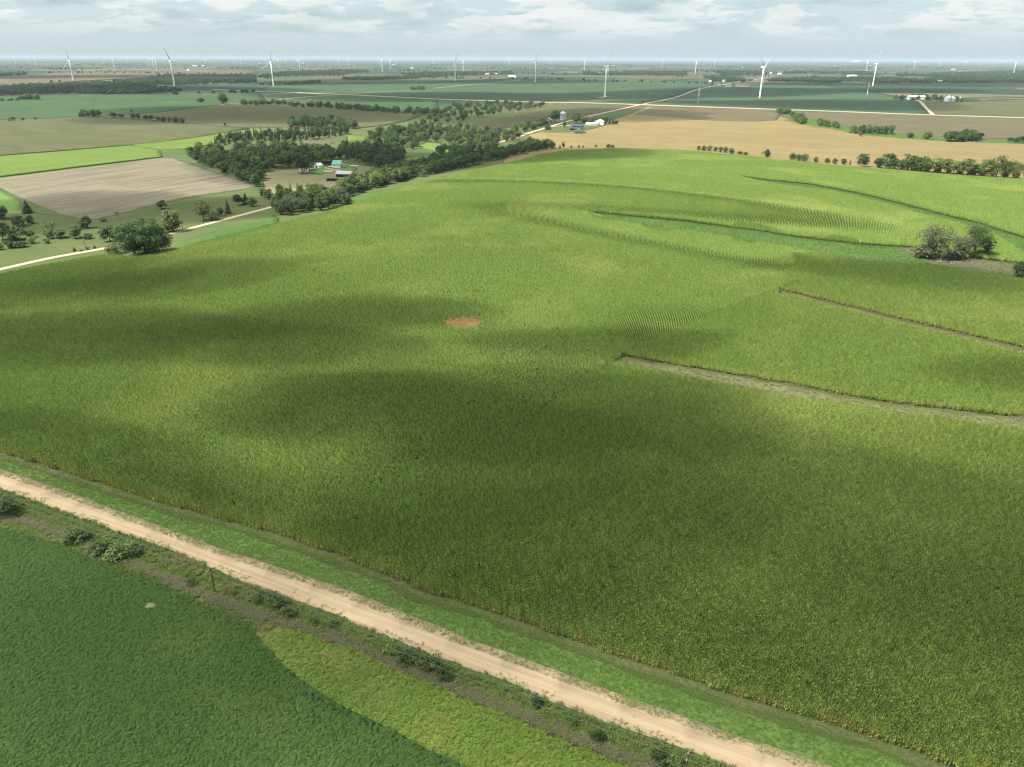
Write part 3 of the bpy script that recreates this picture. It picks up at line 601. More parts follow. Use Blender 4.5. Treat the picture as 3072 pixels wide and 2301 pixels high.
cnt_ = (2.1 * r_ax / SEG).astype(int); R_ = np.repeat(r_ax, cnt_); st_ = np.repeat(np.cumsum(cnt_) - cnt_, cnt_)
TH = -1.35 + (np.arange(len(R_)) - st_ + np.repeat(RNG.uniform(0, 1, len(r_ax)), cnt_)) * SEG / R_
x0, y0 = CX + R_ * np.cos(TH), CY + R_ * np.sin(TH)
k = in_view(x0, y0); R_, TH, x0, y0 = R_[k], TH[k], x0[k], y0[k]
def warp(x, y): return 7.0 * np.sin(x / 38.0 + y / 61.0) * np.sin(y / 52.0 - 0.6) + 4.0 * np.sin(y / 29.0 + x / 80.0)
wv = warp(x0, y0); xb, yb = x0 + wv * np.cos(TH), y0 + wv * np.sin(TH)
e = 0.5; xe, ye = x0 - e * np.sin(TH), y0 + e * np.cos(TH); we = warp(xe, ye)
rb = np.arctan2(ye + we * np.sin(TH) - yb, xe + we * np.cos(TH) - xb)
k = corn_ok(xb, yb) & ~inside(xb + soft(xb, yb), yb + soft(xb, yb), A_poly); xb, yb, rb = xb[k], yb[k], rb[k]
cx, cy_, cr_ = np.concatenate([xa, xb]), np.concatenate([ya, yb]), np.concatenate([ra, rb])
dist = np.hypot(cx, cy_)
# a few gaps where plants failed
gap = np.sin(cx * 0.9 + 3 * np.sin(cy_ * 0.13)) * np.sin(cy_ * 1.1 + 2 * np.sin(cx * 0.21)) > 0.985
cx, cy_, cr_, dist = cx[~gap], cy_[~gap], cr_[~gap], dist[~gap]
edge = seg_dist(cx, cy_, nearA) < 1.4
for s in STRIPS[:2]: edge |= seg_dist(cx, cy_, np.array(s)) < 1.2
edge &= RNG.uniform(0, 1, len(cx)) < 0.55
ox, oy = at(1390, 968, 1.5); dry = (((cx - ox) / 7.0) ** 2 + ((cy_ - oy) / 5.5) ** 2) * (1 + 0.5 * np.sin(cx * 1.7) * np.sin(cy_ * 1.3)) < 1.0
idx = RNG.integers(0, 7, len(cx)); idx[edge] = 7 + RNG.integers(0, 3, edge.sum()); idx[dry] = 10 + RNG.integers(0, 2, dry.sum())
hx = (hgt(cx + 1, cy_) - hgt(cx - 1, cy_)) / 2
hv = RNG.uniform(0.94, 1.05, len(cx)) * (1 + 0.06 * np.sin(cx / 13.0 + np.sin(cy_ / 17.0)) * np.sin(cy_ / 21.0))
wide = np.ones(len(cx))
flip = RNG.integers(0, 2, len(cx)) * math.pi
corn = stand('corn_field', np.stack([cx, cy_, hgt(cx, cy_)], 1), np.stack([0 * cx, 0 * cx, cr_ + flip], 1), np.stack([wide, wide, hv], 1), idx, corn_src,
             'sunlit green corn covering the rolling hill in the middle', 'crop')
print('corn segments', len(cx))
from functools import reduce
def poly_cut(poly, n=14.0): return poly
lower = sheet('shaded_lower_leaves', corn_poly, 1.25, 'corn_floor', None, None, None, 5.0, 1.0, corn)  # lower canopy sheet, coloured dark to stand for shade between the plants
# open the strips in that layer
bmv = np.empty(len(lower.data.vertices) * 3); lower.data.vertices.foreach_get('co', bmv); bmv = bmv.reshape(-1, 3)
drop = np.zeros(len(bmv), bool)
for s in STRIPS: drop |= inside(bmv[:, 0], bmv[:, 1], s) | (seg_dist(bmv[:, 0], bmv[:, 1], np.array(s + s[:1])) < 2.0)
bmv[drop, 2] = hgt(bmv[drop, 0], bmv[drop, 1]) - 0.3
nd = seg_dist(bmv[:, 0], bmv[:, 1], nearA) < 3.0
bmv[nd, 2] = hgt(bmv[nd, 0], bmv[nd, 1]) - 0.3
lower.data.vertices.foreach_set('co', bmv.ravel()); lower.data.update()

def tuft(seed, n, h, spread, wid, mat, lean=0.5):
    r = random.Random(seed); V = []; F = []
    for i in range(n):
        a = r.uniform(0, 6.28); d = r.uniform(0, spread); b = (d * math.cos(a), d * math.sin(a), 0); a2 = r.uniform(0, 6.28); L = h * r.uniform(.6, 1.1)
        leafstrip(V, F, b, a2, L * lean * r.uniform(.5, 1.2), L * .8, -L * .45, wid * r.uniform(.7, 1.3), r)
    return mesh('tuft', V, F, mat)
def bush_clump(seed, n, rad, h, size, mat):
    r = random.Random(seed); V = []; F = []
    for i in range(n):
        a = r.uniform(0, 6.28); e = math.acos(r.uniform(0.0, 1)); q = r.uniform(.75, 1)
        c = Vector((rad * q * math.sin(e) * math.cos(a), rad * q * math.sin(e) * math.sin(a), h * (0.15 + 0.85 * q * math.cos(e))))
        nrm = Vector((c.x, c.y, c.z + .3)).normalized() + Vector((r.uniform(-.6, .6), r.uniform(-.6, .6), r.uniform(-.2, .6))); nrm.normalize()
        u = nrm.orthogonal().normalized(); v = nrm.cross(u); s = size * r.uniform(.7, 1.3); k = len(V)
        V += [c - u * s * .5, c + v * s * .35, c + u * s * .5, c - v * s * .35]; F.append((k, k + 1, k + 2, k + 3))
    return mesh('clump', V, F, mat)
def scatter_poly(poly, dens, jitter=None):
    Pp = np.array(poly); x0, y0, x1, y1 = *Pp.min(0), *Pp.max(0); n = int((x1 - x0) * (y1 - y0) * dens)
    x = RNG.uniform(x0, x1, n); y = RNG.uniform(y0, y1, n); k = in_view(x, y); x, y = x[k], y[k]; k = inside(x, y, poly); return x[k], y[k]
def stand_poly(name, poly, dens, col, n, dz, smin, smax, label, cat, keepf=None):
    x, y = scatter_poly(poly, dens)
    if keepf is not None: k = keepf(x, y); x, y = x[k], y[k]
    m = len(x); s = RNG.uniform(smin, smax, m)
    return stand(name, np.stack([x, y, hgt(x, y) + dz], 1), np.stack([0 * x, 0 * x, RNG.uniform(0, 6.28, m)], 1), np.stack([s, s, s], 1), RNG.integers(0, n, m), col, label, cat)
bean_src = make_sources('bean_source', [bush_clump(i, 34, 0.31, 0.50, 0.145, 'bean_leaf') for i in range(6)])
hole = at(452, 1816, 0.5)
bo = stand_poly('bean_plants', bean_poly, 8.5, bean_src, 6, 0.30, 0.8, 1.15, 'leafy soybean canopy of the field at lower left', 'crop', lambda x, y: ((x - hole[0]) / 1.1) ** 2 + ((y - hole[1]) / 0.8) ** 2 > 1)
ho = [(hole[0] + 1.2 * math.cos(a), hole[1] + 0.9 * math.sin(a)) for a in np.linspace(0, 6.28, 14)[:-1]]
sheet('bare_spot', ho, 0.5, 'dry_yard', 'small bare tan spot in the dark green bean field', 'soil', 'stuff', 1, 0.1)
grass_src = make_sources('grass_source', [tuft(i, 16, 0.22, 0.30, 0.035, 'grass_blade', 0.9) for i in range(5)])
weed_src = make_sources('weed_source', [tuft(40 + i, 16, 0.5, 0.38, 0.06, 'weed_blade', 0.9) for i in range(5)])
straw_src = make_sources('straw_source', [tuft(60 + i, 14, 0.75, 0.35, 0.05, 'straw_blade', 0.9) for i in range(4)])
ruff_src = make_sources('rough_source', [tuft(80 + i, 15, 0.6, 0.35, 0.06, 'rough_blade', 0.9) for i in range(5)])
stand_poly('verge_grass', rt_in + near_in, 7.0, grass_src, 5, 0.05, 0.6, 1.2, 'short green grass blades on the mown roadside verge', 'grass', lambda x, y: seg_dist(x, y, np.array(rt_w)) > 0.0)
stand_poly('prairie_blades', PRA, 6.0, weed_src, 5, 0.2, 0.7, 1.3, 'tall yellow green grass between bean field and ditch', 'grass')
stand_poly('ditch_blades', rb_w + soy_w[::-1], 4.0, ruff_src, 5, 0.03, 0.6, 1.4, 'rough ditch grass between the near road and bean field', 'grass', lambda x, y: ~inside(x, y, PRA))
dw = np.array(dead_w)
stand_poly('weed_stalks', rb_w + soy_w[::-1], 7.0, straw_src, 4, 0.1, 0.6, 1.3, 'dry grey weed stalks in the fence row below the road', 'weeds', lambda x, y: seg_dist(x, y, dw) < 1.0)
# weeds creeping onto the road edges
stand_poly('road_edge_weeds', jt + jb[::-1], 9.0, grass_src, 5, 0.12, 0.5, 1.2, 'sparse weeds growing along the edges of the near gravel road', 'weeds',
           lambda x, y: (RNG.uniform(0, 1, len(x)) < np.exp(-seg_dist(x, y, np.array(rt_w)) / 0.12) * 0.08 + np.exp(-np.abs(seg_dist(x, y, np.array(rb_w)) - 0.9) / 0.35) * 0.40 * (np.sin(x * 0.31 + 1) > -0.2)))

for nm, pl, dn, src, lab in (('terrace_tufts', T1, 0.8, straw_src, 'dry tufts on the terrace strip nearest the road'), ('terrace_blades', T1, 2.6, grass_src, 'green tufts on the terrace strip nearest the road'), ('terrace_tufts', T2, 0.7, straw_src, 'dry tufts on the narrow middle terrace strip'),
                             ('waterway_blades', T3, 0.9, ruff_src, 'grass tufts on the broad green waterway'), ('waterway_blades', T4, 0.6, ruff_src, 'grass tufts on the upper green waterway')):
    stand_poly(nm, pl, dn, src, 4, 0.08, 0.4, 1.1, lab, 'grass')

# ================================================================== trees
def crown_arrays(seed, K, n, size, w, h0, h1, shape='round', lift=0.0):
    """leaf-sized faces gathered in clumps through a crown of width w between heights h0 and h1"""
    r = np.random.default_rng(seed); C = []; 
    cz, rz = (h0 + h1) / 2, (h1 - h0) / 2
    for i in range(K):
        d = r.normal(size=3); d /= np.linalg.norm(d); q = r.uniform(0.45, 0.95)
        if shape == 'umbrella': d[2] = abs(d[2]) * 0.7
        c = np.array([d[0] * w / 2 * q * 0.88, d[1] * w / 2 * q * 0.88, cz + d[2] * rz * q * 0.9])
        if shape == 'tall': c[:2] *= 0.75 + 0.4 * (1 - (c[2] - h0) / (h1 - h0))
        C.append((c, r.uniform(0.13, 0.24) * w if shape != 'wide' else r.uniform(0.09, 0.15) * w))
    C[0] = (np.array([0, 0, cz]), 0.25 * w)
    V = []; 
    for c, rc in C:
        d = r.normal(size=(n, 3)); d /= np.linalg.norm(d, axis=1)[:, None]; d[:, 2] = np.where(d[:, 2] < -0.4, -d[:, 2], d[:, 2])
        p = c + d * rc * r.uniform(0.6, 1.0, (n, 1)) * np.array([1, 1, 0.8])
        nr = d + r.normal(size=(n, 3)) * 0.55 + np.array([0, 0, 0.25]); nr /= np.linalg.norm(nr, axis=1)[:, None]
        a = np.cross(nr, np.where(np.abs(nr[:, 2:3]) > 0.9, [[1.0, 0, 0]], [[0, 0, 1.0]])); a /= np.linalg.norm(a, axis=1)[:, None]; b = np.cross(nr, a)
        th = r.uniform(0, 6.28, (n, 1)); u = a * np.cos(th) + b * np.sin(th); v = -a * np.sin(th) + b * np.cos(th); s = size * r.uniform(0.6, 1.35, (n, 1))
        V.append(np.stack([p - u * s * .5, p + v * s * .38, p + u * s * .5, p - v * s * .38], 1))
    V = np.concatenate(V).reshape(-1, 3); V[:, 2] = np.maximum(V[:, 2], 0.05 + lift)
    return V, np.arange(len(V)).reshape(-1, 4), C
def crown_mesh(name, mat, *a, **k):
    V, F, C = crown_arrays(*a, **k); return mesh(name, V, [tuple(f) for f in F.tolist()], mat), C
def trunk_mesh(seed, C, h, r0, mat='bark', limbs=7, low=0.25):
    r = random.Random(seed); b = MB(); t1 = Vector((r.uniform(-.3, .3), r.uniform(-.3, .3), h * 0.45)); t0 = Vector((0, 0, -0.5))
    b.tube(t0, t1 * 0.5, r0 * 1.25, r0, 7); b.tube(t1 * 0.5, t1, r0, r0 * 0.75, 7)
    for c, rc in sorted(C, key=lambda q: -np.linalg.norm(q[0]))[:limbs]:
        c = Vector(c); s = t1 * r.uniform(low / 0.45, 1.0); m = s.lerp(c, 0.5) + Vector((0, 0, -0.06 * h))
        b.tube(s, m, r0 * 0.5, r0 * 0.34, 5, False); b.tube(m, c, r0 * 0.34, r0 * 0.10, 5, False)
    return b.mesh('trunk', mat, True)
TREES = {}
def kind(name, mat, variants, K, n, size, w, h0, h1, r0=0.22, shape='round', bark='bark', limbs=7):
    TREES[name] = []
    for i in range(variants):
        sd = abs(hash(name)) % 1 + i * 17 + sum(map(ord, name))
        cm, C = crown_mesh('crown', mat, sd, K, n, size, w, h0, h1, shape)
        TREES[name].append((trunk_mesh(sd, C, h1, r0, bark, limbs), cm, w, h1))
kind('round', 'leaf_dark', 5, 42, 52, 0.66, 9.0, 0.9, 10.0)
kind('bushy', 'leaf_mid', 4, 46, 50, 0.66, 10.0, 0.0, 9.5)
kind('tall', 'leaf_mid', 3, 30, 40, 0.60, 6.5, 1.5, 10.0, shape='tall')
kind('hero', 'leaf_mid', 1, 95, 420, 0.27, 16.0, -1.0, 9.3, 0.3, 'wide', limbs=10)
kind('airy', 'leaf_light', 3, 26, 24, 0.55, 9.0, 3.0, 10.0, 0.16, 'umbrella', limbs=12)
kind('feather', 'leaf_light', 3, 44, 40, 0.50, 8.5, 0.8, 10.0, 0.2, limbs=12)
kind('bare', 'leaf_grey', 3, 48, 90, 0.30, 10.0, 1.8, 10.0, 0.26, bark='bark', limbs=26)
kind('shrub', 'leaf_mid', 4, 28, 44, 0.78, 10.5, -0.5, 8.0, 0.12)
def conifer(seed):
    r = random.Random(seed); V = []; F = []; b = MB()
    for L in range(16):
        z = 0.6 + 9.2 * L / 15; rad = 2.4 * (1 - L / 15.5) ** 0.85 + 0.15
        for i in range(int(10 + rad * 7)):
            a = r.uniform(0, 6.28); q = rad * r.uniform(.75, 1.08); w_ = r.uniform(.35, .6); z1 = z + r.uniform(-.3, .3)
            c, s = math.cos(a), math.sin(a); k = len(V)
            V += [(c * q * .25, s * q * .25, z1 + .5), (c * q * .75 - s * w_ * .6, s * q * .75 + c * w_ * .6, z1 + .12), (c * q, s * q, z1 - .25), (c * q * .75 + s * w_ * .6, s * q * .75 - c * w_ * .6, z1 + .12)]; F.append((k, k + 1, k + 2, k + 3))
    b.tube((0, 0, -.5), (0, 0, 9.0), 0.22, 0.05, 6)
    return b.mesh('trunk', 'bark', True), mesh('crown', V, F, 'needle'), 5.0, 10.0
TREES['conifer'] = [conifer(i) for i in range(3)]
NAMES = {'round': 'broadleaf_tree', 'bushy': 'bushy_tree', 'tall': 'tall_tree', 'hero': 'spreading_tree', 'airy': 'airy_tree', 'feather': 'feathery_tree', 'bare': 'thinning_tree', 'shrub': 'shrub', 'conifer': 'evergreen_tree'}
CATS = {'shrub': 'shrub', 'conifer': 'evergreen'}
ntree = [0]
def tree_at(X, Y, h, wd, kd, label, group=None, mat=None, var=None):
    vs = TREES[kd]; tm, cm, w0, h0 = vs[(var if var is not None else ntree[0]) % len(vs)]; ntree[0] += 1
    root = empty(NAMES[kd], gpt(X, Y, 0.0), random.uniform(0, 6.28)); root.scale = (wd / w0, wd / w0, h / h0)
    obj('trunk', tm, root); c = obj('crown', cm, root)
    if mat: c.material_slots[0].link = 'OBJECT'; c.material_slots[0].material = MATS[mat]
    return tag(root, label, CATS.get(kd, 'tree'), group)
def tree(px, py, hp, wp, kd, label, group=None, mat=None):
    X, Y = at(px, py); m = px_depth(X, Y); return tree_at(X, Y, hp * m * 1.02, wp * m, kd, label, group, mat)
# --- trees one by one, left of the corn
G = 'pasture trees'
tree(436, 764, 104, 172, 'hero', 'biggest spreading tree standing at the gravel road by the corn', None, 'leaf_dark')
tree(330, 724, 46, 62, 'bushy', 'bushy tree left of the biggest spreading tree', None, 'leaf_mid')
tree(345, 762, 30, 60, 'shrub', 'low shrub at the foot of the biggest spreading tree')
tree(522, 694, 66, 70, 'bushy', 'light green tree right across the road from the biggest tree', None, 'leaf_light')
tree(505, 697, 36, 60, 'shrub', 'shrub under the light green roadside tree')
tree(612, 661, 56, 62, 'feather', 'pale green tree beside the road above the grass strip')
tree(640, 662, 30, 40, 'shrub', 'shrub right of the pale green roadside tree')
tree(685, 641, 36, 26, 'conifer', 'lone dark evergreen beside the upper gravel road')
tree(662, 648, 26, 24, 'round', 'small dark round tree left of the lone roadside evergreen')
tree(716, 616, 32, 34, 'round', 'first dark tree of the row above the upper gravel road')
tree(738, 612, 30, 30, 'conifer', 'dark evergreen in the row above the upper gravel road')
tree(757, 619, 26, 36, 'shrub', 'green shrub at the end of the row above the road')
tree(486, 627, 25, 35, 'round', 'dark round tree alone on the lower edge of stubble')
tree(264, 684, 42, 34, 'tall', 'dark tree at the lower corner of the stubble', None, 'leaf_dark')
tree(250, 685, 24, 36, 'shrub', 'grey brown bush beside the stubble corner tree', None, 'leaf_grey')
tree(310, 664, 10, 22, 'shrub', 'tiny bush on the pasture fence by the stubble')
tree(353, 656, 22, 16, 'airy', 'thin sapling on the lower stubble edge')
tree(83, 639, 35, 36, 'conifer', 'pyramid shaped evergreen at the left corner of stubble')
tree(6, 656, 38, 46, 'bushy', 'dark tree cut by the left edge near the green meadow', None, 'leaf_dark')
tree(55, 679, 33, 50, 'shrub', 'wide dark bush on the pasture knoll', None, 'leaf_dark')
tree(92, 671, 25, 26, 'shrub', 'small dark bush beside the wide knoll bush', None, 'leaf_dark')
tree(10, 720, 55, 55, 'round', 'tall dark tree at the left edge above the road')
tree(50, 720, 44, 60, 'bushy', 'broad dark green tree second from the left edge', None, 'leaf_dark')
tree(92, 713, 24, 32, 'shrub', 'dark round bush right of the broad dark tree')
tree(30, 744, 24, 40, 'shrub', 'low dark shrub below the left edge trees', None, 'leaf_dark')
tree(62, 742, 20, 46, 'shrub', 'low wide shrub in the pasture at left', None, 'leaf_dark')
tree(-2, 750, 18, 30, 'shrub', 'low shrub touching the left edge of the picture', None, 'leaf_dark')
tree(95, 731, 22, 30, 'shrub', 'yellow green bush among the dark pasture shrubs', None, 'leaf_light')
tree(140, 730, 14, 24, 'shrub', 'small olive bush right of the yellow green bush')
tree(160, 713, 50, 50, 'airy', 'pale see-through tree with a flat crown on the pasture')
tree(182, 714, 28, 42, 'round', 'dark round tree under the pale see-through tree')
tree(150, 716, 22, 30, 'shrub', 'dark shrub at the foot of the pale see-through tree', None, 'leaf_dark')
tree(136, 704, 13, 14, 'conifer', 'little round cedar on the pasture')
tree(228, 715, 42, 44, 'round', 'dense deep green tree on the pasture above the pole', None, 'leaf_mid')
tree(262, 717, 18, 34, 'shrub', 'green shrub right of the dense deep green tree')
tree(224, 754, 13, 13, 'conifer', 'little cedar left of the leaning roadside pole')
tree(264, 750, 10, 14, 'shrub', 'small brown bush right of the roadside pole', None, 'leaf_grey')
tree(284, 745, 10, 12, 'conifer', 'little cedar right of the roadside pole')
tree(245, 755, 6, 12, 'shrub', 'tiny bush at the roadside below the pole')
tree(908, 520, 46, 54, 'round', 'big dark tree in front of the white farmhouse')
tree(932, 521, 26, 26, 'airy', 'thin grey green tree right of the big farmhouse tree')
# --- clumps: base points scattered in ground polygons
WAIT = []
def clump(poly, spacing, kinds, hr, label, group, wr=(0.75, 1.05), n=None, mat=None):
    W_ = wpoly(poly, 0.0, 60); Pp = np.array(W_); pts = []
    x0, y0, x1, y1 = *Pp.min(0), *Pp.max(0); tries = int((x1 - x0) * (y1 - y0) / spacing ** 2 * 12) + 30
    cx_ = RNG.uniform(x0, x1, tries); cy2 = RNG.uniform(y0, y1, tries); k = inside(cx_, cy2, W_)
    for X, Y in zip(cx_[k], cy2[k]):
        if all((X - a) ** 2 + (Y - b) ** 2 > spacing ** 2 for a, b in pts): pts.append((X, Y))
        if n and len(pts) >= n: break
    for X, Y in pts:
        h = random.uniform(*hr); kd = random.choice(kinds); m = mat
        if isinstance(kd, tuple): kd, m = kd
        wmul = 0.5 if kd == 'conifer' else 1.0
        WAIT.append((h / math.hypot(X, Y), X, Y, h, h * random.uniform(*wr) * wmul, kd, label, group, m))
D, M_, L_ = 'leaf_dark', 'leaf_mid', 'leaf_light'
# the roadside clump against the corn
clump([(830, 648), (880, 645), (960, 632), (1040, 614), (1035, 598), (950, 596), (850, 612), (822, 630)], 6.5, ['round', ('bushy', D), ('bushy', M_), ('round', M_), ('bare', None)], (8, 13), 'tree in the dark clump between road and corn', 'trees of the roadside clump', (0.85, 1.1))
clump([(800, 600), (860, 590), (940, 580), (930, 570), (840, 578), (780, 585)], 8, ['conifer', 'shrub', ('bushy', M_), ('bushy', L_)], (5, 9), 'small mixed tree between the farmyard and the road clump', 'small trees below the farmyard')
# along the creek beside the corn
clump([(1040, 592), (1120, 565), (1200, 545), (1190, 528), (1110, 540), (1050, 560), (1020, 580)], 7.0, [('bushy', L_), ('bushy', M_), ('tall', M_), ('round', M_)], (8, 13), 'light green tree in the belt right of the grey sheds', 'light trees beside the sheds', (0.85, 1.1))
clump([(1200, 545), (1290, 526), (1400, 500), (1520, 472), (1530, 462), (1400, 470), (1290, 495), (1190, 520)], 7.5, [('round', D), ('bushy', M_), ('bushy', D), ('round', M_), ('tall', M_)], (8, 13), 'tree in the creek belt along the upper corn edge', 'trees of the creek belt', (0.85, 1.1))
clump([(1520, 462), (1590, 435), (1640, 440), (1660, 446), (1540, 468)], 7, [('round', D), ('bushy', D)], (7, 11), 'dark tree at the right end of the creek belt', 'trees at the end of the creek belt', (0.85, 1.1))
# the wood around the farm
clump([(560, 472), (620, 500), (720, 545), (770, 560), (790, 530), (760, 500), (700, 470), (640, 455), (580, 460)], 9.5, [('round', D), ('bushy', D), ('bushy', M_), ('round', M_)], (7, 12), 'tree in the wood beside the stubble field', 'trees of the wood beside the stubble', (0.85, 1.15))
clump([(700, 470), (790, 515), (870, 500), (960, 492), (1000, 478), (990, 458), (900, 450), (800, 445), (720, 450)], 9.5, [('round', D), ('bushy', D), ('round', M_), ('bushy', M_)], (8, 13), 'tall dark tree in the wood behind the farmyard', 'trees of the wood behind the farmyard', (0.85, 1.1))
clump([(640, 440), (760, 425), (860, 428), (1000, 412), (1050, 402), (1040, 392), (900, 402), (760, 410), (660, 425)], 8.5, ['conifer', 'conifer', ('round', D)], (9, 13), 'dark evergreen in the long row above the farm wood', 'evergreens of the long row', (0.75, 1.0))
clump([(1000, 470), (1100, 495), (1160, 510), (1210, 480), (1210, 455), (1120, 438), (1040, 445)], 9.5, [('round', D), ('bushy', D), ('conifer', None)], (9, 13), 'dark tree in the wood right of the green roofed barn', 'trees of the wood right of the barn', (0.85, 1.1))
clump([(1110, 425), (1180, 440), (1250, 450), (1270, 425), (1340, 432), (1440, 440), (1540, 428), (1560, 412), (1450, 398), (1300, 385), (1180, 395), (1110, 408)], 12.5, [('round', D), ('bushy', D), ('round', M_), ('bushy', M_), ('bare', None)], (7, 13), 'tree in the wide wood between the glades and bean fields', 'trees of the wide wood', (0.9, 1.2))
clump([(1300, 470), (1420, 462), (1500, 445), (1480, 440), (1330, 456)], 11, [('round', D), ('bushy', M_)], (8, 12), 'tree behind the creek belt near the small glade', 'trees behind the creek belt')
clump([(860, 388), (980, 384), (1060, 388), (1080, 378), (980, 366), (880, 368)], 12, [('round', D), ('bushy', D)], (9, 13), 'dark tree in the clump above the evergreen row', 'trees above the evergreen row', (0.9, 1.2))
clump([(1230, 385), (1340, 372), (1420, 356), (1520, 338), (1620, 328), (1630, 318), (1500, 312), (1370, 312), (1330, 340)], 21, ['bare', ('bushy', M_), ('round', D), 'bare'], (8, 13), 'greyish tree in the thin upper wood by the county road', 'trees of the thin upper wood', (0.9, 1.25))
# creek line and hedges at right
clump([(2330, 337), (2372, 337), (2374, 343), (2335, 343)], 9, [('bushy', D), ('bushy', M_)], (5, 12), 'dark tree at the county road where the creek starts', 'trees where the creek starts', (1.0, 1.3))
clump([(2376, 350), (2400, 356), (2420, 372), (2402, 374), (2380, 362)], 9, [('bushy', M_), ('bushy', D)], (5, 12), 'tree on the upper creek bank in the tan field', 'trees of the upper creek bank', (1.0, 1.3))
clump([(2455, 374), (2515, 380), (2512, 386), (2460, 380)], 9, [('bushy', M_)], (5, 12), 'green tree in the short creek row', 'trees of the short creek row', (1.0, 1.3))
clump([(2555, 394), (2675, 400), (2672, 406), (2560, 402)], 7, [('tall', M_), ('feather', None), ('tall', D)], (9, 13), 'tall tree in the thick creek clump in the tan field', 'trees of the thick creek clump', (0.7, 0.95))
tree(2550, 400, 8, 10, 'shrub', 'small brown bush left of the thick creek clump', None, 'leaf_grey')
tree(2582, 411, 16, 12, 'round', 'small dark tree below the thick creek clump')
tree(2729, 415, 18, 24, 'round', 'dark round tree right of the thick creek clump')
tree(2780, 419, 24, 30, 'bushy', 'tree with a yellow side on the creek bank', None, 'leaf_mid')
clump([(2835, 422), (2935, 420), (2930, 426), (2840, 427)], 8, [('round', D), ('round', D), ('bushy', D)], (9, 15), 'big dark tree in the group on the creek at right', 'dark trees on the creek at right', (0.95, 1.2))
clump([(3020, 426), (3072, 424), (3072, 430), (3025, 430)], 9, [('round', D)], (7, 9), 'dark tree on the creek at the right edge', 'trees on the creek at the right edge', (1.0, 1.2))
# hedge on the far edge of the corn hill
def row(pts, hr, kinds, label, group, wr=(0.9, 1.2)):
    for i, (x, y) in enumerate(pts):
        X, Y = at(x, y); Y += 3.0; h = random.uniform(*hr); kd = random.choice(kinds); m = None
        if isinstance(kd, tuple): kd, m = kd
        tree_at(X, Y, h, h * random.uniform(*wr), kd, label, group, m)
row([(1657, 447), (1680, 447), (1714, 446), (1737, 445), (1750, 445), (1788, 444)], (3.2, 4.6), ['conifer', ('shrub', D)], 'tiny dark cedar on the crest of the corn hill', 'cedars on the corn crest', (0.8, 1.1))
row([(1691, 447)], (9, 9.1), [('tall', M_)], 'single slim tree on the crest of the corn hill', None, (0.6, 0.62))
row([(1826, 445), (1838, 445)], (4, 5), [('shrub', D)], 'dark bush pair near the middle of the corn crest', 'bush pair on the corn crest', (1.2, 1.4))
row([(2097, 452), (2113, 454), (2130, 455), (2148, 456), (2163, 458), (2178, 460), (2196, 463)], (5.5, 7.5), [('bushy', M_), ('shrub', None)], 'bush in the hedge at the middle of the corn crest', 'crest hedge bushes')
row([(2222, 465), (2240, 467)], (3.5, 4.5), [('shrub', D)], 'low bush at the right end of the crest hedge', 'low crest bushes', (1.5, 1.8))
row([(2288, 472)], (6, 6.1), ['airy'], 'thin pale sapling on the corn crest', None, (0.5, 0.6))
row([(2303, 473)], (8.5, 8.6), [('bushy', D)], 'single dark round tree on the corn crest', None, (0.9, 1.0))
row([(2380, 482), (2398, 484), (2416, 486)], (7, 9), [('bushy', M_)], 'green tree in the crest group of three', 'crest group of three')
row([(2450, 489), (2484, 492), (2508, 494)], (5.5, 7), [('bushy', M_), ('shrub', None)], 'small green tree right of the crest group of three', 'small crest trees')
row([(2533, 496)], (6.5, 6.6), [('bushy', D)], 'small dark tree on the corn crest, right of the low bushes', None)
row([(2553, 497)], (5.5, 5.6), ['conifer'], 'small pointed cedar on the corn crest', None, (0.5, 0.55))
row([(2590, 502)], (13.0, 13.1), [('bushy', D)], 'broad dark tree standing alone on the corn crest', None, (0.95, 1.0))
row([(2639, 506)], (10.0, 10.1), [('bushy', D)], 'dark round tree left of the long crest tree line', None, (1.0, 1.1))
row([(2666 + 20 * i, 509 + 1.6 * i) for i in range(16)], (10, 17), [('bushy', M_), ('feather', None), ('tall', M_)], 'tree in the long tall line on the corn crest', 'long crest tree line', (1.05, 1.4))
row([(2960 + 17 * i, 532 + 1.5 * i) for i in range(8)], (15, 20), ['feather', 'airy', ('feather', None)], 'tall pale feathery tree on the crest at the right edge', 'pale feathery trees at the right edge', (0.6, 0.8))
row([(2680 + 34 * i, 512 + 2.2 * i) for i in range(13)], (4, 7), [('shrub', M_), ('shrub', 'leaf_grey')], 'undergrowth bush below the long crest tree line', 'undergrowth of the crest line', (1.2, 1.6))
# trees in the corn at right
tree(2796, 776, 100, 118, 'bare', 'left greyish half bare tree in the corn clearing')
tree(2885, 772, 70, 80, 'bare', 'middle greyish tree in the corn clearing')
tree(2918, 770, 100, 95, 'bare', 'tallest dark green tree in the corn clearing', None, 'leaf_dark')
tree(2952, 772, 74, 46, 'tall', 'slim dark tree at the right of the clearing clump', None, 'leaf_dark')
tree(2775, 772, 40, 90, 'shrub', 'grey brush under the left half bare tree', None, 'leaf_grey')
tree(2870, 776, 34, 70, 'shrub', 'grey brush under the middle clearing tree', None, 'leaf_grey')
tree(3065, 832, 50, 60, 'shrub', 'dark bush at the right edge beside the clearing', None, 'leaf_dark')
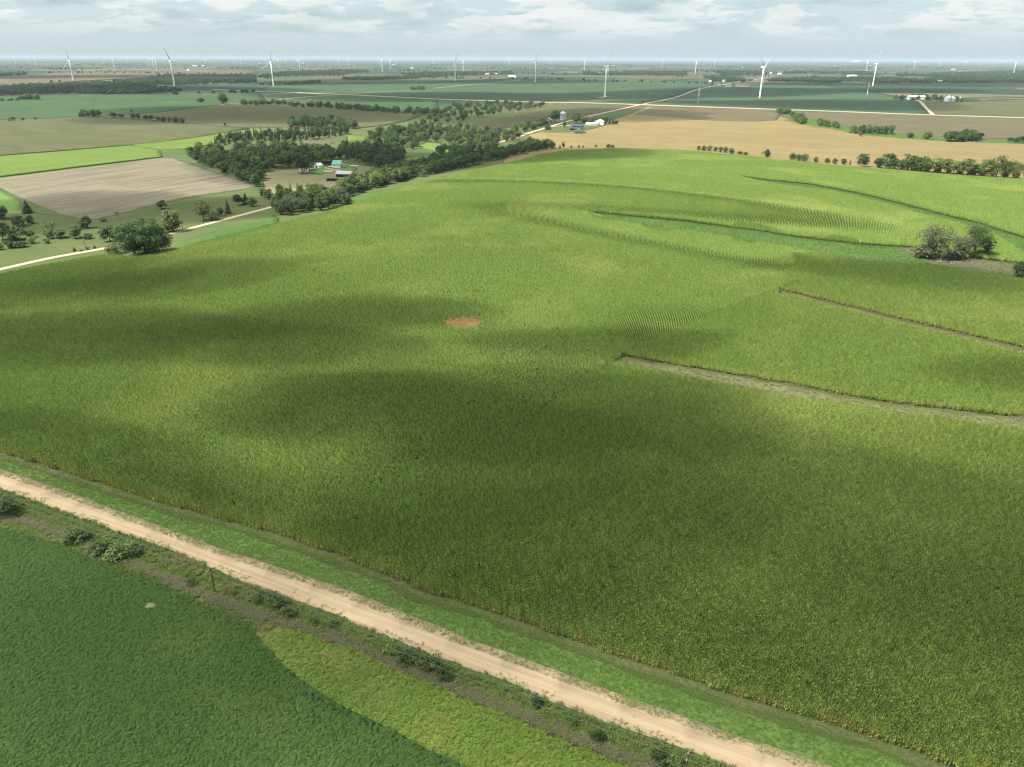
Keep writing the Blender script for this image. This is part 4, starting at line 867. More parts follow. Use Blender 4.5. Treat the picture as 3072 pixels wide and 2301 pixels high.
# around the blue house farm
tree(1664, 368, 34, 40, 'round', 'round dark tree left of the grain bin')
tree(1694, 385, 24, 17, 'tall', 'slim tree on the lawn left of the blue house', None, 'leaf_mid')
tree(1644, 390, 16, 26, 'shrub', 'round bush at the drive of the blue house', None, 'leaf_dark')
tree(1728, 371, 30, 38, 'round', 'dark tree behind the blue house')
clump([(1745, 366), (1850, 371), (1848, 376), (1800, 374), (1745, 371)], 6.5, ['conifer', 'conifer', ('round', D)], (8, 11), 'evergreen in the windbreak behind the white farm buildings', 'windbreak evergreens', (0.8, 1.1))
clump([(1545, 398), (1600, 392), (1640, 378), (1630, 372), (1580, 384), (1540, 390)], 11, [('bushy', D), ('round', D), ('bushy', M_)], (8, 12), 'dark tree along the road left of the old barn', 'roadside trees by the old barn', (0.9, 1.2))
tree(1739, 400, 6, 45, 'shrub', 'low garden bushes in front of the blue house')
# hedges at left
clump([(240, 349), (297, 347), (298, 352), (242, 353)], 11, [('round', D), ('bushy', D)], (10, 14), 'dark tree in the field corner clump at left', 'field corner clump', (0.9, 1.2))
tree(342, 354, 16, 25, 'round', 'left of two dark round trees on the olive field edge')
tree(365, 355, 16, 18, 'round', 'right of two dark round trees on the olive field edge')
row([(397, 358), (412, 358), (436, 361), (452, 363), (472, 365), (490, 367), (508, 368), (526, 370), (545, 371)], (8, 11), [('bushy', D), ('round', D)], 'dark tree in the hedge between the olive fields', 'hedge between the olive fields')
tree(675, 378, 11, 10, 'round', 'tiny lone tree at the end of the olive field')
tree(670, 312, 31, 32, 'bushy', 'big lone round tree on the olive field edge', None, 'leaf_mid')
tree(602, 308, 15, 26, 'bushy', 'low brownish tree left of the big lone tree', None, 'leaf_grey')
tree(395, 336, 8, 8, 'round', 'tiny tree in the green bean field at left')
clump([(725, 314), (860, 312), (858, 317), (730, 318)], 16, [('bushy', D), ('round', D)], (9, 13), 'dark tree in the hedge right of the big lone tree', 'hedge right of the big lone tree', (1.0, 1.3))
clump([(865, 318), (1000, 320), (1180, 335), (1310, 340), (1310, 346), (1180, 343), (1000, 328), (870, 322)], 17, [('bushy', D), ('round', D), ('bushy', M_)], (8, 13), 'tree in the long hedge above the olive rise', 'long hedge above the olive rise', (1.0, 1.3))
tree(935, 318, 20, 26, 'bushy', 'light green tree in the long hedge', None, 'leaf_light')
clump([(60, 296), (120, 296), (118, 301), (62, 301)], 14, [('bushy', L_), ('bushy', M_)], (9, 15), 'pale tree in the green field at far left', 'pale trees at far left', (1.0, 1.3))
clump([(0, 302), (60, 300), (60, 303), (0, 305)], 16, [('shrub', D)], (5, 7), 'dark bush in the hedge at far left', 'hedge bushes at far left', (1.2, 1.5))
tree(40, 363, 14, 20, 'bare', 'small leafless tree on the field edge at left')
row([(26, 364), (66, 362), (104, 360)], (4, 5), [('shrub', D)], 'low bush beside the small leafless tree at left', 'bushes beside the small leafless tree', (1.2, 1.5))
clump([(1229, 268), (1270, 268), (1272, 271), (1230, 271)], 17, [('bushy', D)], (11, 14), 'dark tree in the isolated grove in the wide bean field', 'isolated grove', (1.0, 1.3))
clump([(2680, 296), (2725, 296), (2760, 290), (2880, 300), (2890, 306), (2800, 303), (2690, 302)], 19, [('bushy', D), ('round', D)], (9, 13), 'dark tree of the windbreak behind the long white shed', 'windbreak of the long white shed', (1.0, 1.3))
# ditch bushes by the near road
for x, y, hp, wp, m in [(18, 1545, 72, 95, D), (232, 1622, 55, 92, M_), (300, 1662, 56, 80, D), (362, 1672, 60, 105, M_), (405, 1662, 40, 60, M_), (578, 1755, 34, 50, M_), (700, 1786, 34, 30, L_), (775, 1800, 36, 56, M_), (828, 1815, 56, 76, D), (868, 1845, 46, 60, M_),
                        (1180, 1960, 40, 66, M_), (1222, 1985, 58, 80, D), (1280, 2000, 64, 90, M_), (1335, 2032, 60, 70, M_), (1612, 2118, 36, 46, D), (1716, 2168, 34, 50, M_), (1790, 2222, 50, 50, D), (1985, 2280, 56, 80, M_), (2030, 2305, 60, 70, M_), (1000, 1880, 24, 40, M_), (942, 1866, 26, 36, M_), (660, 1770, 24, 36, L_)]:
    desc = {D: 'dark green', M_: 'mid green', L_: 'light green'}[m]
    tree(x, y, hp * 0.72, wp * 0.95, 'shrub', '%s ditch bush below the near road, %s' % (desc, 'large' if wp > 75 else 'medium sized' if wp > 45 else 'small'), 'ditch bushes', m)
# of each kind the ones that show largest are trees of their own, the rest is woodland
WAIT.sort(key=lambda q: -q[0]); nk = {}; rest = []
CAP = {'round': 200, 'bushy': 200, 'conifer': 110, 'bare': 60}
for q in WAIT:
    kd = q[5]; nk[kd] = nk.get(kd, 0) + 1
    if nk[kd] <= CAP.get(kd, 120): tree_at(*q[1:])
    else: rest.append(q)

# ---- woods too far off to tell the trees apart
def joined(kd, i):
    tm, cm, w0, h0 = TREES[kd][i]; return cm
wood_src = make_sources('wood_source', [TREES['round'][0][1], TREES['round'][1][1], TREES['bushy'][0][1], TREES['round'][2][1], TREES['round'][3][1]])
for q in ():
    pass
wx, wy = [], []
FAR = [([(-300, 262), (0, 262), (180, 256), (300, 250), (420, 262), (545, 275), (540, 286), (420, 286), (200, 280), (0, 288), (-300, 300)], 11), ([(330, 244), (420, 240), (480, 228), (768, 228), (768, 250), (560, 255), (400, 258)], 14), ([(770, 256), (960, 244), (960, 250), (820, 257)], 14), ([(580, 278), (760, 276), (760, 279), (580, 283)], 12),
       ([(768, 230), (900, 215), (1100, 212), (1110, 220), (960, 226), (800, 238)], 22), ([(990, 238), (1200, 232), (1320, 228), (1300, 236), (1090, 242)], 18), ([(1200, 222), (1536, 213), (1536, 224), (1350, 232), (1220, 228)], 24), ([(1750, 216), (2060, 216), (2060, 228), (1750, 226)], 20), ([(2130, 212), (2300, 212), (2300, 226), (2160, 230)], 24),
       ([(2304, 238), (2420, 234), (2560, 236), (2760, 236), (3072, 218), (3300, 214), (3300, 250), (3072, 250), (2760, 252), (2480, 250), (2304, 246)], 18), ([(2690, 224), (3072, 212), (3072, 222), (2700, 232)], 26), ([(2120, 234), (2240, 238), (2230, 248), (2130, 245)], 18), ([(0, 222), (80, 218), (80, 226), (0, 230)], 20), ([(2350, 214), (2620, 218), (2640, 226), (2350, 222)], 26)]
for pl, spc in FAR:
    W_ = wpoly(pl, 0.0, 80); x, y = scatter_poly(W_, 0.55 / spc ** 2); keepn = np.sin(x / 140.0 + 1.3 * np.sin(y / 220.0)) + 0.6 * np.sin(x / 47.0 - y / 90.0) > -0.75; wx.append(x[keepn]); wy.append(y[keepn])
# belts along the streams to the horizon
bx = RNG.uniform(-9000, 9000, 90000); by = RNG.uniform(3400, 15000, 90000); k = in_view(bx, by)
k &= (np.abs(np.sin(by / 640.0 + bx / 2600.0 + 1.1 * np.sin(bx / 1500.0))) < 0.055) | (np.abs(np.sin(bx / 880.0 + 1.4 * np.sin(by / 900.0))) < 0.03)
k &= RNG.uniform(0, 1, len(bx)) < 0.9; wx.append(bx[k]); wy.append(by[k])
wx, wy = np.concatenate(wx), np.concatenate(wy); m = len(wx); s = RNG.uniform(0.8, 1.4, m)
stand('far_wood', np.stack([wx, wy, hgt(wx, wy)], 1), np.stack([0 * wx, 0 * wx, RNG.uniform(0, 6.28, m)], 1), np.stack([s * 1.25, s * 1.25, s], 1), RNG.integers(0, 5, m), wood_src, 'dark wooded belts far off towards the horizon', 'wood')
if rest:
    order = ['round', 'bushy', 'conifer', 'bare']
    srcs = make_sources('woodland_source', [TREES['round'][i][1] for i in range(3)] + [TREES['bushy'][i][1] for i in range(2)] + [TREES['conifer'][0][1]] + [TREES['bare'][0][1]])
    st = {'round': (0, 3), 'bushy': (3, 2), 'conifer': (5, 1), 'bare': (6, 1)}
    rx = np.array([q[1] for q in rest]); ry = np.array([q[2] for q in rest]); ii = [st.get(q[5], (0, 3))[0] + random.randrange(st.get(q[5], (0, 3))[1]) for q in rest]
    sc = np.array([(q[4] / TREES[q[5]][0][2], q[4] / TREES[q[5]][0][2], q[3] / TREES[q[5]][0][3]) for q in rest])
    stand('woodland', np.stack([rx, ry, hgt(rx, ry)], 1), np.stack([0 * rx, 0 * rx, RNG.uniform(0, 6.28, len(rx))], 1), sc, ii, srcs, 'crowded farther trees of the creek wood and the hedges', 'wood')

# ================================================================== wind turbines
def turbine_meshes():
    tw = MB().lathe([(2.25, -1.0), (2.15, 0.0), (2.05, 20), (1.75, 50), (1.30, 78.2)], 14).mesh('tower', 'turbine_white', True)
    nb = MB(); # nacelle along +X, hub at the front
    prof = [(-7.6, 1.1, 1.2), (-7.2, 1.6, 1.75), (-2, 1.8, 1.95), (1.2, 1.75, 1.85), (2.3, 1.3, 1.4)]
    for x, hw, hh in prof: nb.V += [(x, -hw, 80 - hh), (x, hw, 80 - hh), (x, hw * 0.9, 80 + hh), (x, -hw * 0.9, 80 + hh)]
    for i in range(len(prof) - 1):
        a = 4 * i; nb.F += [(a + j, a + (j + 1) % 4, a + 4 + (j + 1) % 4, a + 4 + j) for j in range(4)]
    e_ = 4 * (len(prof) - 1); nb.F += [(3, 2, 1, 0), (e_, e_ + 1, e_ + 2, e_ + 3)]
    na = nb.mesh('nacelle', 'turbine_white', False)
    h = MB(); h.lathe([(0.3, 3.6), (1.0, 3.2), (1.55, 2.2), (1.65, 0.4), (1.5, -0.6)], 12); h.V = [(v[2] + 0.2, v[1], -v[0]) for v in h.V]
    hub = h.mesh('hub', 'turbine_white', True)
    b = MB(); sec = [(1.2, 0.85, 0.85, 0), (4, 1.1, 0.9, 0.1), (9, 2.1, 0.55, 0.25), (16, 1.8, 0.45, 0.18), (28, 1.25, 0.36, 0.08), (40, 0.8, 0.26, 0.02), (48.5, 0.3, 0.12, 0.0)]
    n = 8
    for z, ch, th, tw_ in sec:
        for i in range(n):
            a = 2 * math.pi * i / n; y, x = ch * math.cos(a) - 0.35 * (ch - 0.85 if z > 4 else 0), th * math.sin(a)
            b.V.append((1.6 + x * math.cos(tw_) + y * math.sin(tw_), y * math.cos(tw_) - x * math.sin(tw_), z))
    for k in range(len(sec) - 1): b.F += [(k * n + i, k * n + (i + 1) % n, (k + 1) * n + (i + 1) % n, (k + 1) * n + i) for i in range(n)]
    b.F += [tuple(range(n - 1, -1, -1)), tuple(range((len(sec) - 1) * n, len(sec) * n))]
    bl = b.mesh('blade', 'turbine_white', True)
    dr = MB().box((2.25, 0, 1.2), (0.5, 1.1, 2.2)).mesh('door', 'shed_grey')
    return tw, na, hub, bl, dr
TW, NA, HU, BL, DO = turbine_meshes()
# base pixel, hub pixel row, rotor angle in degrees, heading of the rotor in degrees from +X
TB = [(523.6, 257.6, 180, 25, -35, 'large turbine with a blade pointing up left, in front of left woods'), (220.5, 242, 182, 12, -30, 'turbine behind the wooded belt at left, over the tan field'), (820.8, 259.7, 184, 0, -50, 'turbine left of the crossing farm roads'),
      (1366, 243, 177, -14, -50, 'turbine with a raised blade near the centre of the horizon'), (1606, 248, 178, 2, -55, 'turbine in the bean field right of centre'), (1814.8, 291.7, 191.7, 4, -4, 'nearest turbine, edge-on with one thin blade straight up'),
      (2279, 295, 193, 182, -38, 'nearest turbine at right with a wide open rotor'), (2618, 258, 186, 235, -48, 'turbine with a blade slanting down right, above the right farm'), (3040, 222, 179, 15, -60, 'turbine at the right edge beyond the dark woods')]
TS = [(46, 181, 164), (83, 183, 158), (108, 197, 161.5), (310, 179.5, 163), (344.5, 212, 170), (381, 183, 160), (448, 191, 170), (461, 202, 168), (471.5, 213, 171), (493, 183, 165), (614.6, 186, 173), (699.6, 188.5, 168), (710, 192, 163), (723, 189, 173), (837.4, 206.6, 172.6), (857.6, 191.7, 174), (900, 212.5, 172.6),
      (1015.6, 191.7, 170), (1047, 198.6, 170), (1147.5, 216, 170), (1170.8, 207.6, 168.4), (1188.8, 191.7, 170), (1299, 192.7, 170), (1390, 212.5, 172), (1528.4, 196, 175), (1650, 195, 173), (1752.7, 211.8, 170), (1759.6, 194.4, 170), (1986, 199.7, 170), (2085.7, 222, 175), (2143, 202, 172),
      (2598.8, 212.8, 172.6), (2742, 205.6, 166.7), (2820, 195, 166.7), (2893, 202, 167.4)]
def turbine(bx, by, hy, ang, head, label, group=None):
    X, Y = at(bx, max(by, 186)); d = math.hypot(X, Y)
    if d > 15000: X, Y = X * 15000 / d, Y * 15000 / d
    m = px_depth(X, Y); s = min(1.05, max(0.72, (by - hy) * m * 1.01 / 80.0))
    r = empty('wind_turbine', gpt(X, Y), math.radians(head), s)
    obj('tower', TW, r); obj('nacelle', NA, r); obj('door', DO, r)
    h = obj('hub', HU, r); h.location = (2.4, 0, 80); h.rotation_euler = (math.radians(ang), 0, 0)
    for k in range(3): b = obj('blade', BL, h); b.rotation_euler = (math.radians(120 * k), 0, 0)
    return tag(r, label, 'wind turbine', group)
for t in TB: turbine(*t, 'nearer wind turbines')
for i, (bx, by, hy) in enumerate(TS):
    third = 'left third' if bx < 1024 else 'middle third' if bx < 2048 else 'right third'
    size = 'tiny' if by < 192 else 'small'
    turbine(bx, by, hy, random.uniform(0, 120), random.uniform(-70, -20), '%s white wind turbine on the horizon, %s of the picture' % (size, third), '%s horizon turbines, %s' % (size, third))

# ================================================================== buildings
def building(name, px, py, L, Wd, hw, hr, rz, wall, roof, label, cat='building', open_front=False, doors=(), windows=(), dh=0.0, overhang=0.4, ridge='x', lean=False, group=None):
    """walls, two roof slopes, openings; local x runs along the ridge, local -y faces the camera"""
    X, Y = at(px, py); r = empty(name, gpt(X, Y, dh), rz)
    x, y = L / 2, Wd / 2
    w_ = MB()
    if open_front:
        w_.box((0, y - .1, hw / 2), (L, .2, hw)).box((-x + .1, -.1, hw / 2), (.2, Wd - .25, hw)).box((x - .1, -.1, hw / 2), (.2, Wd - .25, hw))
        n = max(2, int(L / 5));
    else: w_.add([(-x, -y, -0.6), (x, -y, -0.6), (x, y, -0.6), (-x, y, -0.6), (-x, -y, hw), (x, -y, hw), (x, y, hw), (-x, y, hw)], [(0, 1, 5, 4), (1, 2, 6, 5), (2, 3, 7, 6), (3, 0, 4, 7)])
    if not lean:
        for s in (-1, 1): w_.add([(s * x, -y, hw), (s * x, y, hw), (s * x, 0, hw + hr), (s * (x - .15), -y, hw), (s * (x - .15), y, hw), (s * (x - .15), 0, hw + hr)], [(0, 1, 2), (5, 4, 3), (0, 2, 5, 3), (1, 4, 5, 2)])
    w_.build('wall', wall, r)
    o = overhang
    if lean:
        MB().add([(-x - o, -y - o, hw + hr), (x + o, -y - o, hw + hr), (x + o, y + o, hw - .1), (-x - o, y + o, hw - .1), (-x - o, -y - o, hw + hr + .2), (x + o, -y - o, hw + hr + .2), (x + o, y + o, hw + .1), (-x - o, y + o, hw + .1)],
                 [(3, 2, 1, 0), (4, 5, 6, 7), (0, 1, 5, 4), (1, 2, 6, 5), (2, 3, 7, 6), (3, 0, 4, 7)]).build('roof', roof, r)
    else:
        for s in (-1, 1):
            e = hr / y * o
            MB().add([(-x - o, s * (y + o), hw - e + .02), (x + o, s * (y + o), hw - e + .02), (x + o, s * 0.01, hw + hr + .02), (-x - o, s * 0.01, hw + hr + .02), (-x - o, s * (y + o), hw - e + .2), (x + o, s * (y + o), hw - e + .2), (x + o, s * 0.01, hw + hr + .2), (-x - o, s * 0.01, hw + hr + .2)],
                     [(3, 2, 1, 0), (4, 5, 6, 7), (0, 1, 5, 4), (1, 2, 6, 5), (2, 3, 7, 6), (3, 0, 4, 7)]).build('roof_slope', roof, r)
    if open_front:
        for k in range(n + 1): MB().box((-x + .15 + (L - .3) * k / n, -y + .2, hw / 2), (.25, .25, hw)).build('post', 'dark_wood', r)
        MB().box((0, 0, .05), (L - .5, Wd - .5, .1)).build('floor', 'inside', r)
    for (side, u, wd, ht, mat) in doors:
        c = {'f': (u, -y - .03, ht / 2), 'r': (x + .03, u, ht / 2), 'l': (-x - .03, u, ht / 2)}[side]; d = (wd, .1, ht) if side == 'f' else (.1, wd, ht)
        MB().box(c, d).build('door', mat, r)
    for (side, u, z, wd, ht) in windows:
        c = {'f': (u, -y - .03, z), 'r': (x + .03, u, z), 'l': (-x - .03, u, z)}[side]; d = (wd, .08, ht) if side == 'f' else (.08, wd, ht)
        fr = MB().box(c, d).build('window', 'white_paint', r); q = [c[0], c[1], c[2]]; q[1 if side == 'f' else 0] += -.03 if side in 'fl' else .03
        MB().box(q, (d[0] * .8, d[1], d[2] * .8) if side == 'f' else (d[0], d[1] * .8, d[2] * .8)).build('pane', 'glass', fr)
    return tag(r, label, cat, group)
# the farm in the wood
building('barn', 1014, 502, 9.0, 8.5, 3.6, 3.4, -0.25, 'white_siding', 'green_roof', 'white barn with a bright green metal roof', 'barn', doors=[('r', 0, 2.4, 2.6, 'inside')], windows=[('r', 0, 5.2, .9, .9), ('f', -2, 2, .8, .8)])
building('machine_shed', 981, 493, 14.0, 7.0, 3.4, 0.9, -0.12, 'old_wood', 'grey_roof', 'open fronted shed with a pale roof left of the green roofed barn', 'shed', True, lean=True)
building('cattle_shed', 1034, 530, 14.5, 8.0, 3.0, 2.2, -0.10, 'shed_grey', 'grey_roof', 'grey metal shed with a dark open front', 'shed', True)
building('loafing_shed', 998, 543, 10.5, 4.0, 2.0, 0.7, -0.12, 'old_wood', 'grey_roof', 'small low open shed below the grey metal shed', 'shed', True, lean=True)
building('farmhouse', 912, 512, 9.0, 7.5, 4.6, 2.4, 0.1, 'white_siding', 'dark_shingle', 'white farmhouse mostly hidden behind a big dark tree', 'house', doors=[('f', 1, 1.0, 2.1, 'dark_wood')], windows=[('f', -2.5, 1.8, 1, 1.3), ('f', 3, 1.8, 1, 1.3), ('f', -2.5, 3.9, 1, 1.1)])
building('garage', 956, 503, 6.0, 6.0, 2.7, 1.9, math.radians(60), 'white_siding', 'white_metal', 'small white garage with a dark door by the drive', 'garage', doors=[('l', 0, 2.6, 2.2, 'inside'), ('r', 0, 2.6, 2.2, 'inside')])
X, Y = at(985, 514); tag(MB().box((0, 0, .05), (9, 5, .3)).build('concrete_slab', 'concrete'), 'pale concrete slab on the farm drive', 'slab').location = gpt(X, Y, 0.15)
X, Y = at(1062, 500); bk = empty('feed_bunk', gpt(X, Y), -0.15); MB().box((0, 0, .9), (9, 3, .25)).build('roof', 'white_metal', bk)
for sx in (-4, 0, 4):
    for sy in (-1.2, 1.2): MB().box((sx, sy, .35), (.2, .2, .9)).build('post', 'dark_wood', bk)
tag(bk, 'low white roofed feeder right of the green roofed barn', 'feeder')
def vehicle(name, px, py, rz, body, label, cat='car', truck=False):
    X, Y = at(px, py); r = empty(name, gpt(X, Y, 0.1), rz)
    prof = [(-2.2, .35), (2.2, .35), (2.25, .8), (1.3, .95), (.7, 1.5), (-1.2, 1.5) if not truck else (-.2, 1.5), (-2.1, 1.0) if not truck else (-.5, 1.0), (-2.25, .95)]
    n = len(prof); V = [(x, s * (0.85 if z < 1.2 else .68), z) for s in (-1, 1) for x, z in prof]
    MB().add(V, [tuple(range(n)), tuple(range(2 * n - 1, n - 1, -1))] + [(i, n + i, n + (i + 1) % n, (i + 1) % n) for i in range(n)]).build('body', body, r)
    for s in (-1, 1):
        MB().box((-.1, s * .79, 1.22), (1.3, .06, .34)).build('side_window', 'glass', r)
        for x in (-1.4, 1.4): w_ = MB().tube((x, s * .72, .33), (x, s * .9, .33), .33, .33, 12).build('wheel', 'tyre', r)
    return tag(r, label, cat)
vehicle('parked_car', 938, 508, 0.3, 'car_white', 'white car parked between the farmhouse and garage')
vehicle('parked_car', 945, 512, 0.2, 'car_dark', 'dark car parked beside the white car at the farmhouse')
vehicle('pickup_truck', 993, 502, -0.2, 'car_white', 'white pickup parked in front of the green roofed barn', 'truck', True)
# the blue house farm
building('house', 1733, 388, 17.0, 9.5, 4.8, 2.6, -0.22, 'blue_siding', 'dark_shingle', 'blue house with a dark shingle roof', 'house', doors=[('f', 2, 1.1, 2.2, 'white_paint')], windows=[('f', -2, 2.2, 1.4, 1.4), ('f', 5, 2.2, 1.4, 1.4), ('l', 0, 2.4, 2.2, 1.6), ('f', 5, 4.0, 1.2, .8)], dh=0.4)
building('porch', 1717, 391, 7, 5, 2.6, 1.2, -0.22, 'dark_wood', 'dark_shingle', 'dark timber porch at the left end of the blue house', 'porch', True, dh=0.4)
building('pole_barn', 1798, 375, 15.0, 16.0, 5.2, 3.2, math.radians(75), 'white_metal', 'white_metal', 'white metal barn behind the blue house', 'barn', doors=[('l', 0, 4.5, 4.2, 'shed_grey')], dh=0.4)
building('long_shed', 1775, 377, 19.0, 6.0, 3.2, 1.0, -0.16, 'white_metal', 'white_metal', 'long low white shed joined to the white metal barn', 'shed', dh=0.4, doors=[('f', -4, 3, 2.6, 'white_paint')])
building('old_barn', 1646, 372, 9.0, 9.0, 6.5, 4.0, math.radians(70), 'old_wood', 'shed_grey', 'weathered grey barn with a dark loft opening beside the road', 'barn', doors=[('l', 0, 2.6, 3.0, 'inside')], windows=[('l', 0, 7.2, 2.4, 2.4)], dh=0.3)
def bin_(px, py, rad, h, label, group=None):
    X, Y = at(px, py); r = empty('grain_bin', gpt(X, Y, 0.3)); b = MB(); prof = []
    for k in range(9): prof += [(rad, h * k / 9), (rad * 0.985, h * (k + .5) / 9)]
    prof.append((rad, h)); b.lathe([(rad, -.8)] + prof, 28).build('wall', 'galvanised', r, True)
    rf = MB().lathe([(rad * 1.04, h - .1), (rad * 1.04, h + .05), (rad * .12, h + rad * .55), (rad * .12, h + rad * .55 + .4)], 28).build('roof', 'galvanised', r)
    MB().box((rad * .2, -rad * .98, 1.3), (1.0, .25, 2.0)).build('door', 'white_paint', r)
    for i in range(10): MB().box((-rad * .5, -rad * .88 - .1, .5 + i * h / 10.5), (.5, .06, .06)).build('ladder_rung', 'lattice_steel', r)
    return tag(r, label, 'grain bin', group)
bin_(1689, 360, 6.0, 11.5, 'lone silver grain bin beside the county road')
# the farm at right
building('long_shed', 2748, 299, 42, 14, 6.0, 3.0, -0.10, 'white_metal', 'white_metal', 'long white shed with a dark doorway at right', 'shed', doors=[('f', -2, 7, 5.0, 'inside'), ('f', 9, 6, 5, 'white_paint'), ('f', -14, 5, 4.4, 'shed_grey')], dh=1.0)
bin_(2843, 304, 9.0, 9.0, 'larger silver grain bin at the right farm', 'grain bins at the right farm')
bin_(2856, 304, 8.0, 7.0, 'smaller silver grain bin beside the larger one at right', 'grain bins at the right farm')
bin_(2878, 303, 4.5, 7.0, 'narrow grey bin at the right end of that farm', 'grain bins at the right farm')
# the farm on the diagonal road
building('long_shed', 2226, 267, 48, 16, 6, 3, -0.1, 'old_wood', 'shed_grey', 'long tan roofed shed on the diagonal road', 'shed', dh=1.0)
building('farmhouse', 2172, 246, 14, 10, 6, 3, -0.1, 'white_siding', 'shed_grey', 'white farmhouse among trees on the diagonal road', 'house', dh=1.0)
building('small_shed', 2130, 247, 12, 9, 5, 2, -0.1, 'white_metal', 'white_metal', 'small white shed left of the far farmhouse', 'shed', dh=1.0)
building('small_shed', 2184, 265, 22, 12, 5, 3, -0.1, 'shed_grey', 'shed_grey', 'grey shed left of the long tan roofed shed', 'shed', dh=1.0)
FARM = [(1462, 225, 22), (1487, 225, 22), (1532, 232, 24), (1800, 223, 40), (1840, 198, 24), (2227, 203, 16), (1543, 234, 16), (798, 191, 34), (908, 192, 40), (1180, 195, 44), (1236, 206, 34), (1170, 185, 34), (2445, 190, 40), (2480, 197, 22), (2504, 197, 22), (2556, 230, 60), (2819, 249, 22), (2860, 210, 40), (1546, 178.5, 0), (2610, 198, 20), (2338, 224, 26), (2312, 222, 16), (778, 191, 26), (565, 213, 18), (585, 199, 50), (610, 199, 30)]
for x, y, L in FARM:
    if L == 0: continue
    if y < 188: y = 189
    side = 'left' if x < 1024 else 'centre' if x < 2048 else 'right'
    building('far_shed', x, y, L, L * .45, 6.5, 3, random.uniform(-.3, .1), 'white_metal', 'white_metal', 'white farm building far off near the horizon, %s' % side, 'shed', dh=1.5, group='far farm buildings, %s' % side)
X, Y = at(2570, 188.5); el = empty('grain_elevator', gpt(X, Y)); 
for i in range(9): MB().tube((-150 + i * 32, 0, -5), (-150 + i * 32, 0, 62 if i != 6 else 75), 15, 15, 12).build('silo', 'white_paint', el, True)
MB().box((60, 0, 70), (60, 18, 26)).build('headhouse', 'white_paint', el)
tag(el, 'long white grain elevator on the horizon at right', 'grain elevator')

# ================================================================== lattice tower, poles, wires, person
X, Y = at(2094, 312); m_ = px_depth(X, Y); Hh = (312 - 222) * m_; lt = empty('lattice_tower', gpt(X, Y, 0))
legs = [(math.cos(a) * 2.6, math.sin(a) * 2.6) for a in (0.3, 2.39, 4.49)]
nsec = 16
def lp(i, k): f = i / nsec; s = 1 - 0.72 * f; return Vector((legs[k][0] * s, legs[k][1] * s, Hh * f))
for k in range(3): MB().tube(lp(0, k) - Vector((0, 0, 1)), lp(nsec, k), .26, .20, 5).build('leg', 'lattice_steel', lt)
for i in range(nsec):
    b = MB()
    for k in range(3): b.tube(lp(i, k), lp(i + 1, (k + 1) % 3), .13, .13, 4).tube(lp(i, (k + 1) % 3), lp(i + 1, k), .13, .13, 4).tube(lp(i + 1, k), lp(i + 1, (k + 1) % 3), .11, .11, 4)
    b.build('bracing', 'white_paint' if (i // 4) % 2 else 'lattice_steel', lt)
for z in (.55, .62): MB().box((0, 0, Hh * z), (5, .4, .4)).build('antenna_arm', 'lattice_steel', lt)
MB().tube((0, 0, Hh), (0, 0, Hh + 5), .1, .04, 4).build('mast', 'lattice_steel', lt)
tag(lt, 'tall lattice radio tower beside the diagonal road', 'tower')
X, Y = at(2600, 292); lt2 = empty('lattice_tower', gpt(X, Y, 0)); lt2.scale = (0.8, .8, 0.5)
for ch in list(lt.children): c = ch.copy(); COL.objects.link(c); c.parent = lt2
tag(lt2, 'faint lattice tower in the dark green field at right', 'tower')

def pole(px, py, hp, label, arm=True, rz=0.0, group='utility poles'):
    X, Y = at(px, py); m = px_depth(X, Y); h = hp * m * (1.25 if py > 1500 else 1.04); r = empty('utility_pole', gpt(X, Y), rz)
    MB().tube((0, 0, -1), (0, 0, h), .17, .12, 8).build('pole_shaft', 'pole_wood', r)
    if arm:
        MB().box((0, 0, h - .55), (.12, 1.9, .14)).build('crossarm', 'pole_wood', r)
    for y in ((-.85, .0, .85) if arm else (0,)): MB().tube((0, y, h - .5 if y else h), (0, y, h - .22 if y else h + .22), .06, .05, 6).build('insulator', 'white_paint', r)
    tag(r, label, 'utility pole', group); return r, h
p1, h1 = pole(646, 1782, 77, 'utility pole in the ditch left of centre, below the near road', True, -RD)
p2, h2 = pole(2056, 2322, 68, 'utility pole in the ditch at the bottom edge', True, -RD)
pole(257, 745, 28, 'leaning utility pole at the left gravel road', True, 1.1, 'roadside poles')
pole(549, 692, 26, 'utility pole right of the biggest spreading tree', True, 1.1, 'roadside poles')
pole(661, 641, 24, 'utility pole before the lone evergreen by the road', True, 1.1, 'roadside poles')
pole(1926, 313, 13, 'left pole at the far road crossing', True, 1.1, 'crossing poles')
pole(1948, 310, 13, 'right pole at the far road crossing', True, 1.1, 'crossing poles')
a, b = p1.location, p2.location; d = (b - a); 
ends = [a - d * 1.0, a, b, b + d * 1.0]; hs = [h1, h1, h2, h2]
ends[0].z = float(hgt(ends[0].x, ends[0].y)); ends[3].z = float(hgt(ends[3].x, ends[3].y))
rr = empty('utility_pole', ends[0], -RD); 
for ch in p1.children: c = ch.copy(); COL.objects.link(c); c.parent = rr
tag(rr, 'utility pole beyond the left edge of the near road', 'utility pole', 'utility poles')
for wi, off in enumerate((-.85, 0.0, .85)):
    b_ = MB(); ca = Vector((0.43, 0.9, 0)) * off
    for s in range(3):
        p, q = ends[s] + ca + Vector((0, 0, hs[s] - (.22 if off else -.22))), ends[s + 1] + ca + Vector((0, 0, hs[s + 1] - (.22 if off else -.22)))
        prev = p
        for k in range(1, 15):
            f = k / 14; c = p.lerp(q, f) - Vector((0, 0, 1.1 * 4 * f * (1 - f))); b_.tube(prev, c, .016, .016, 4, False); prev = c
    tag(b_.build('power_line', 'wire'), '%s power wire above the ditch along the near road' % ('lower', 'top', 'upper')[wi], 'wire', 'power wires')

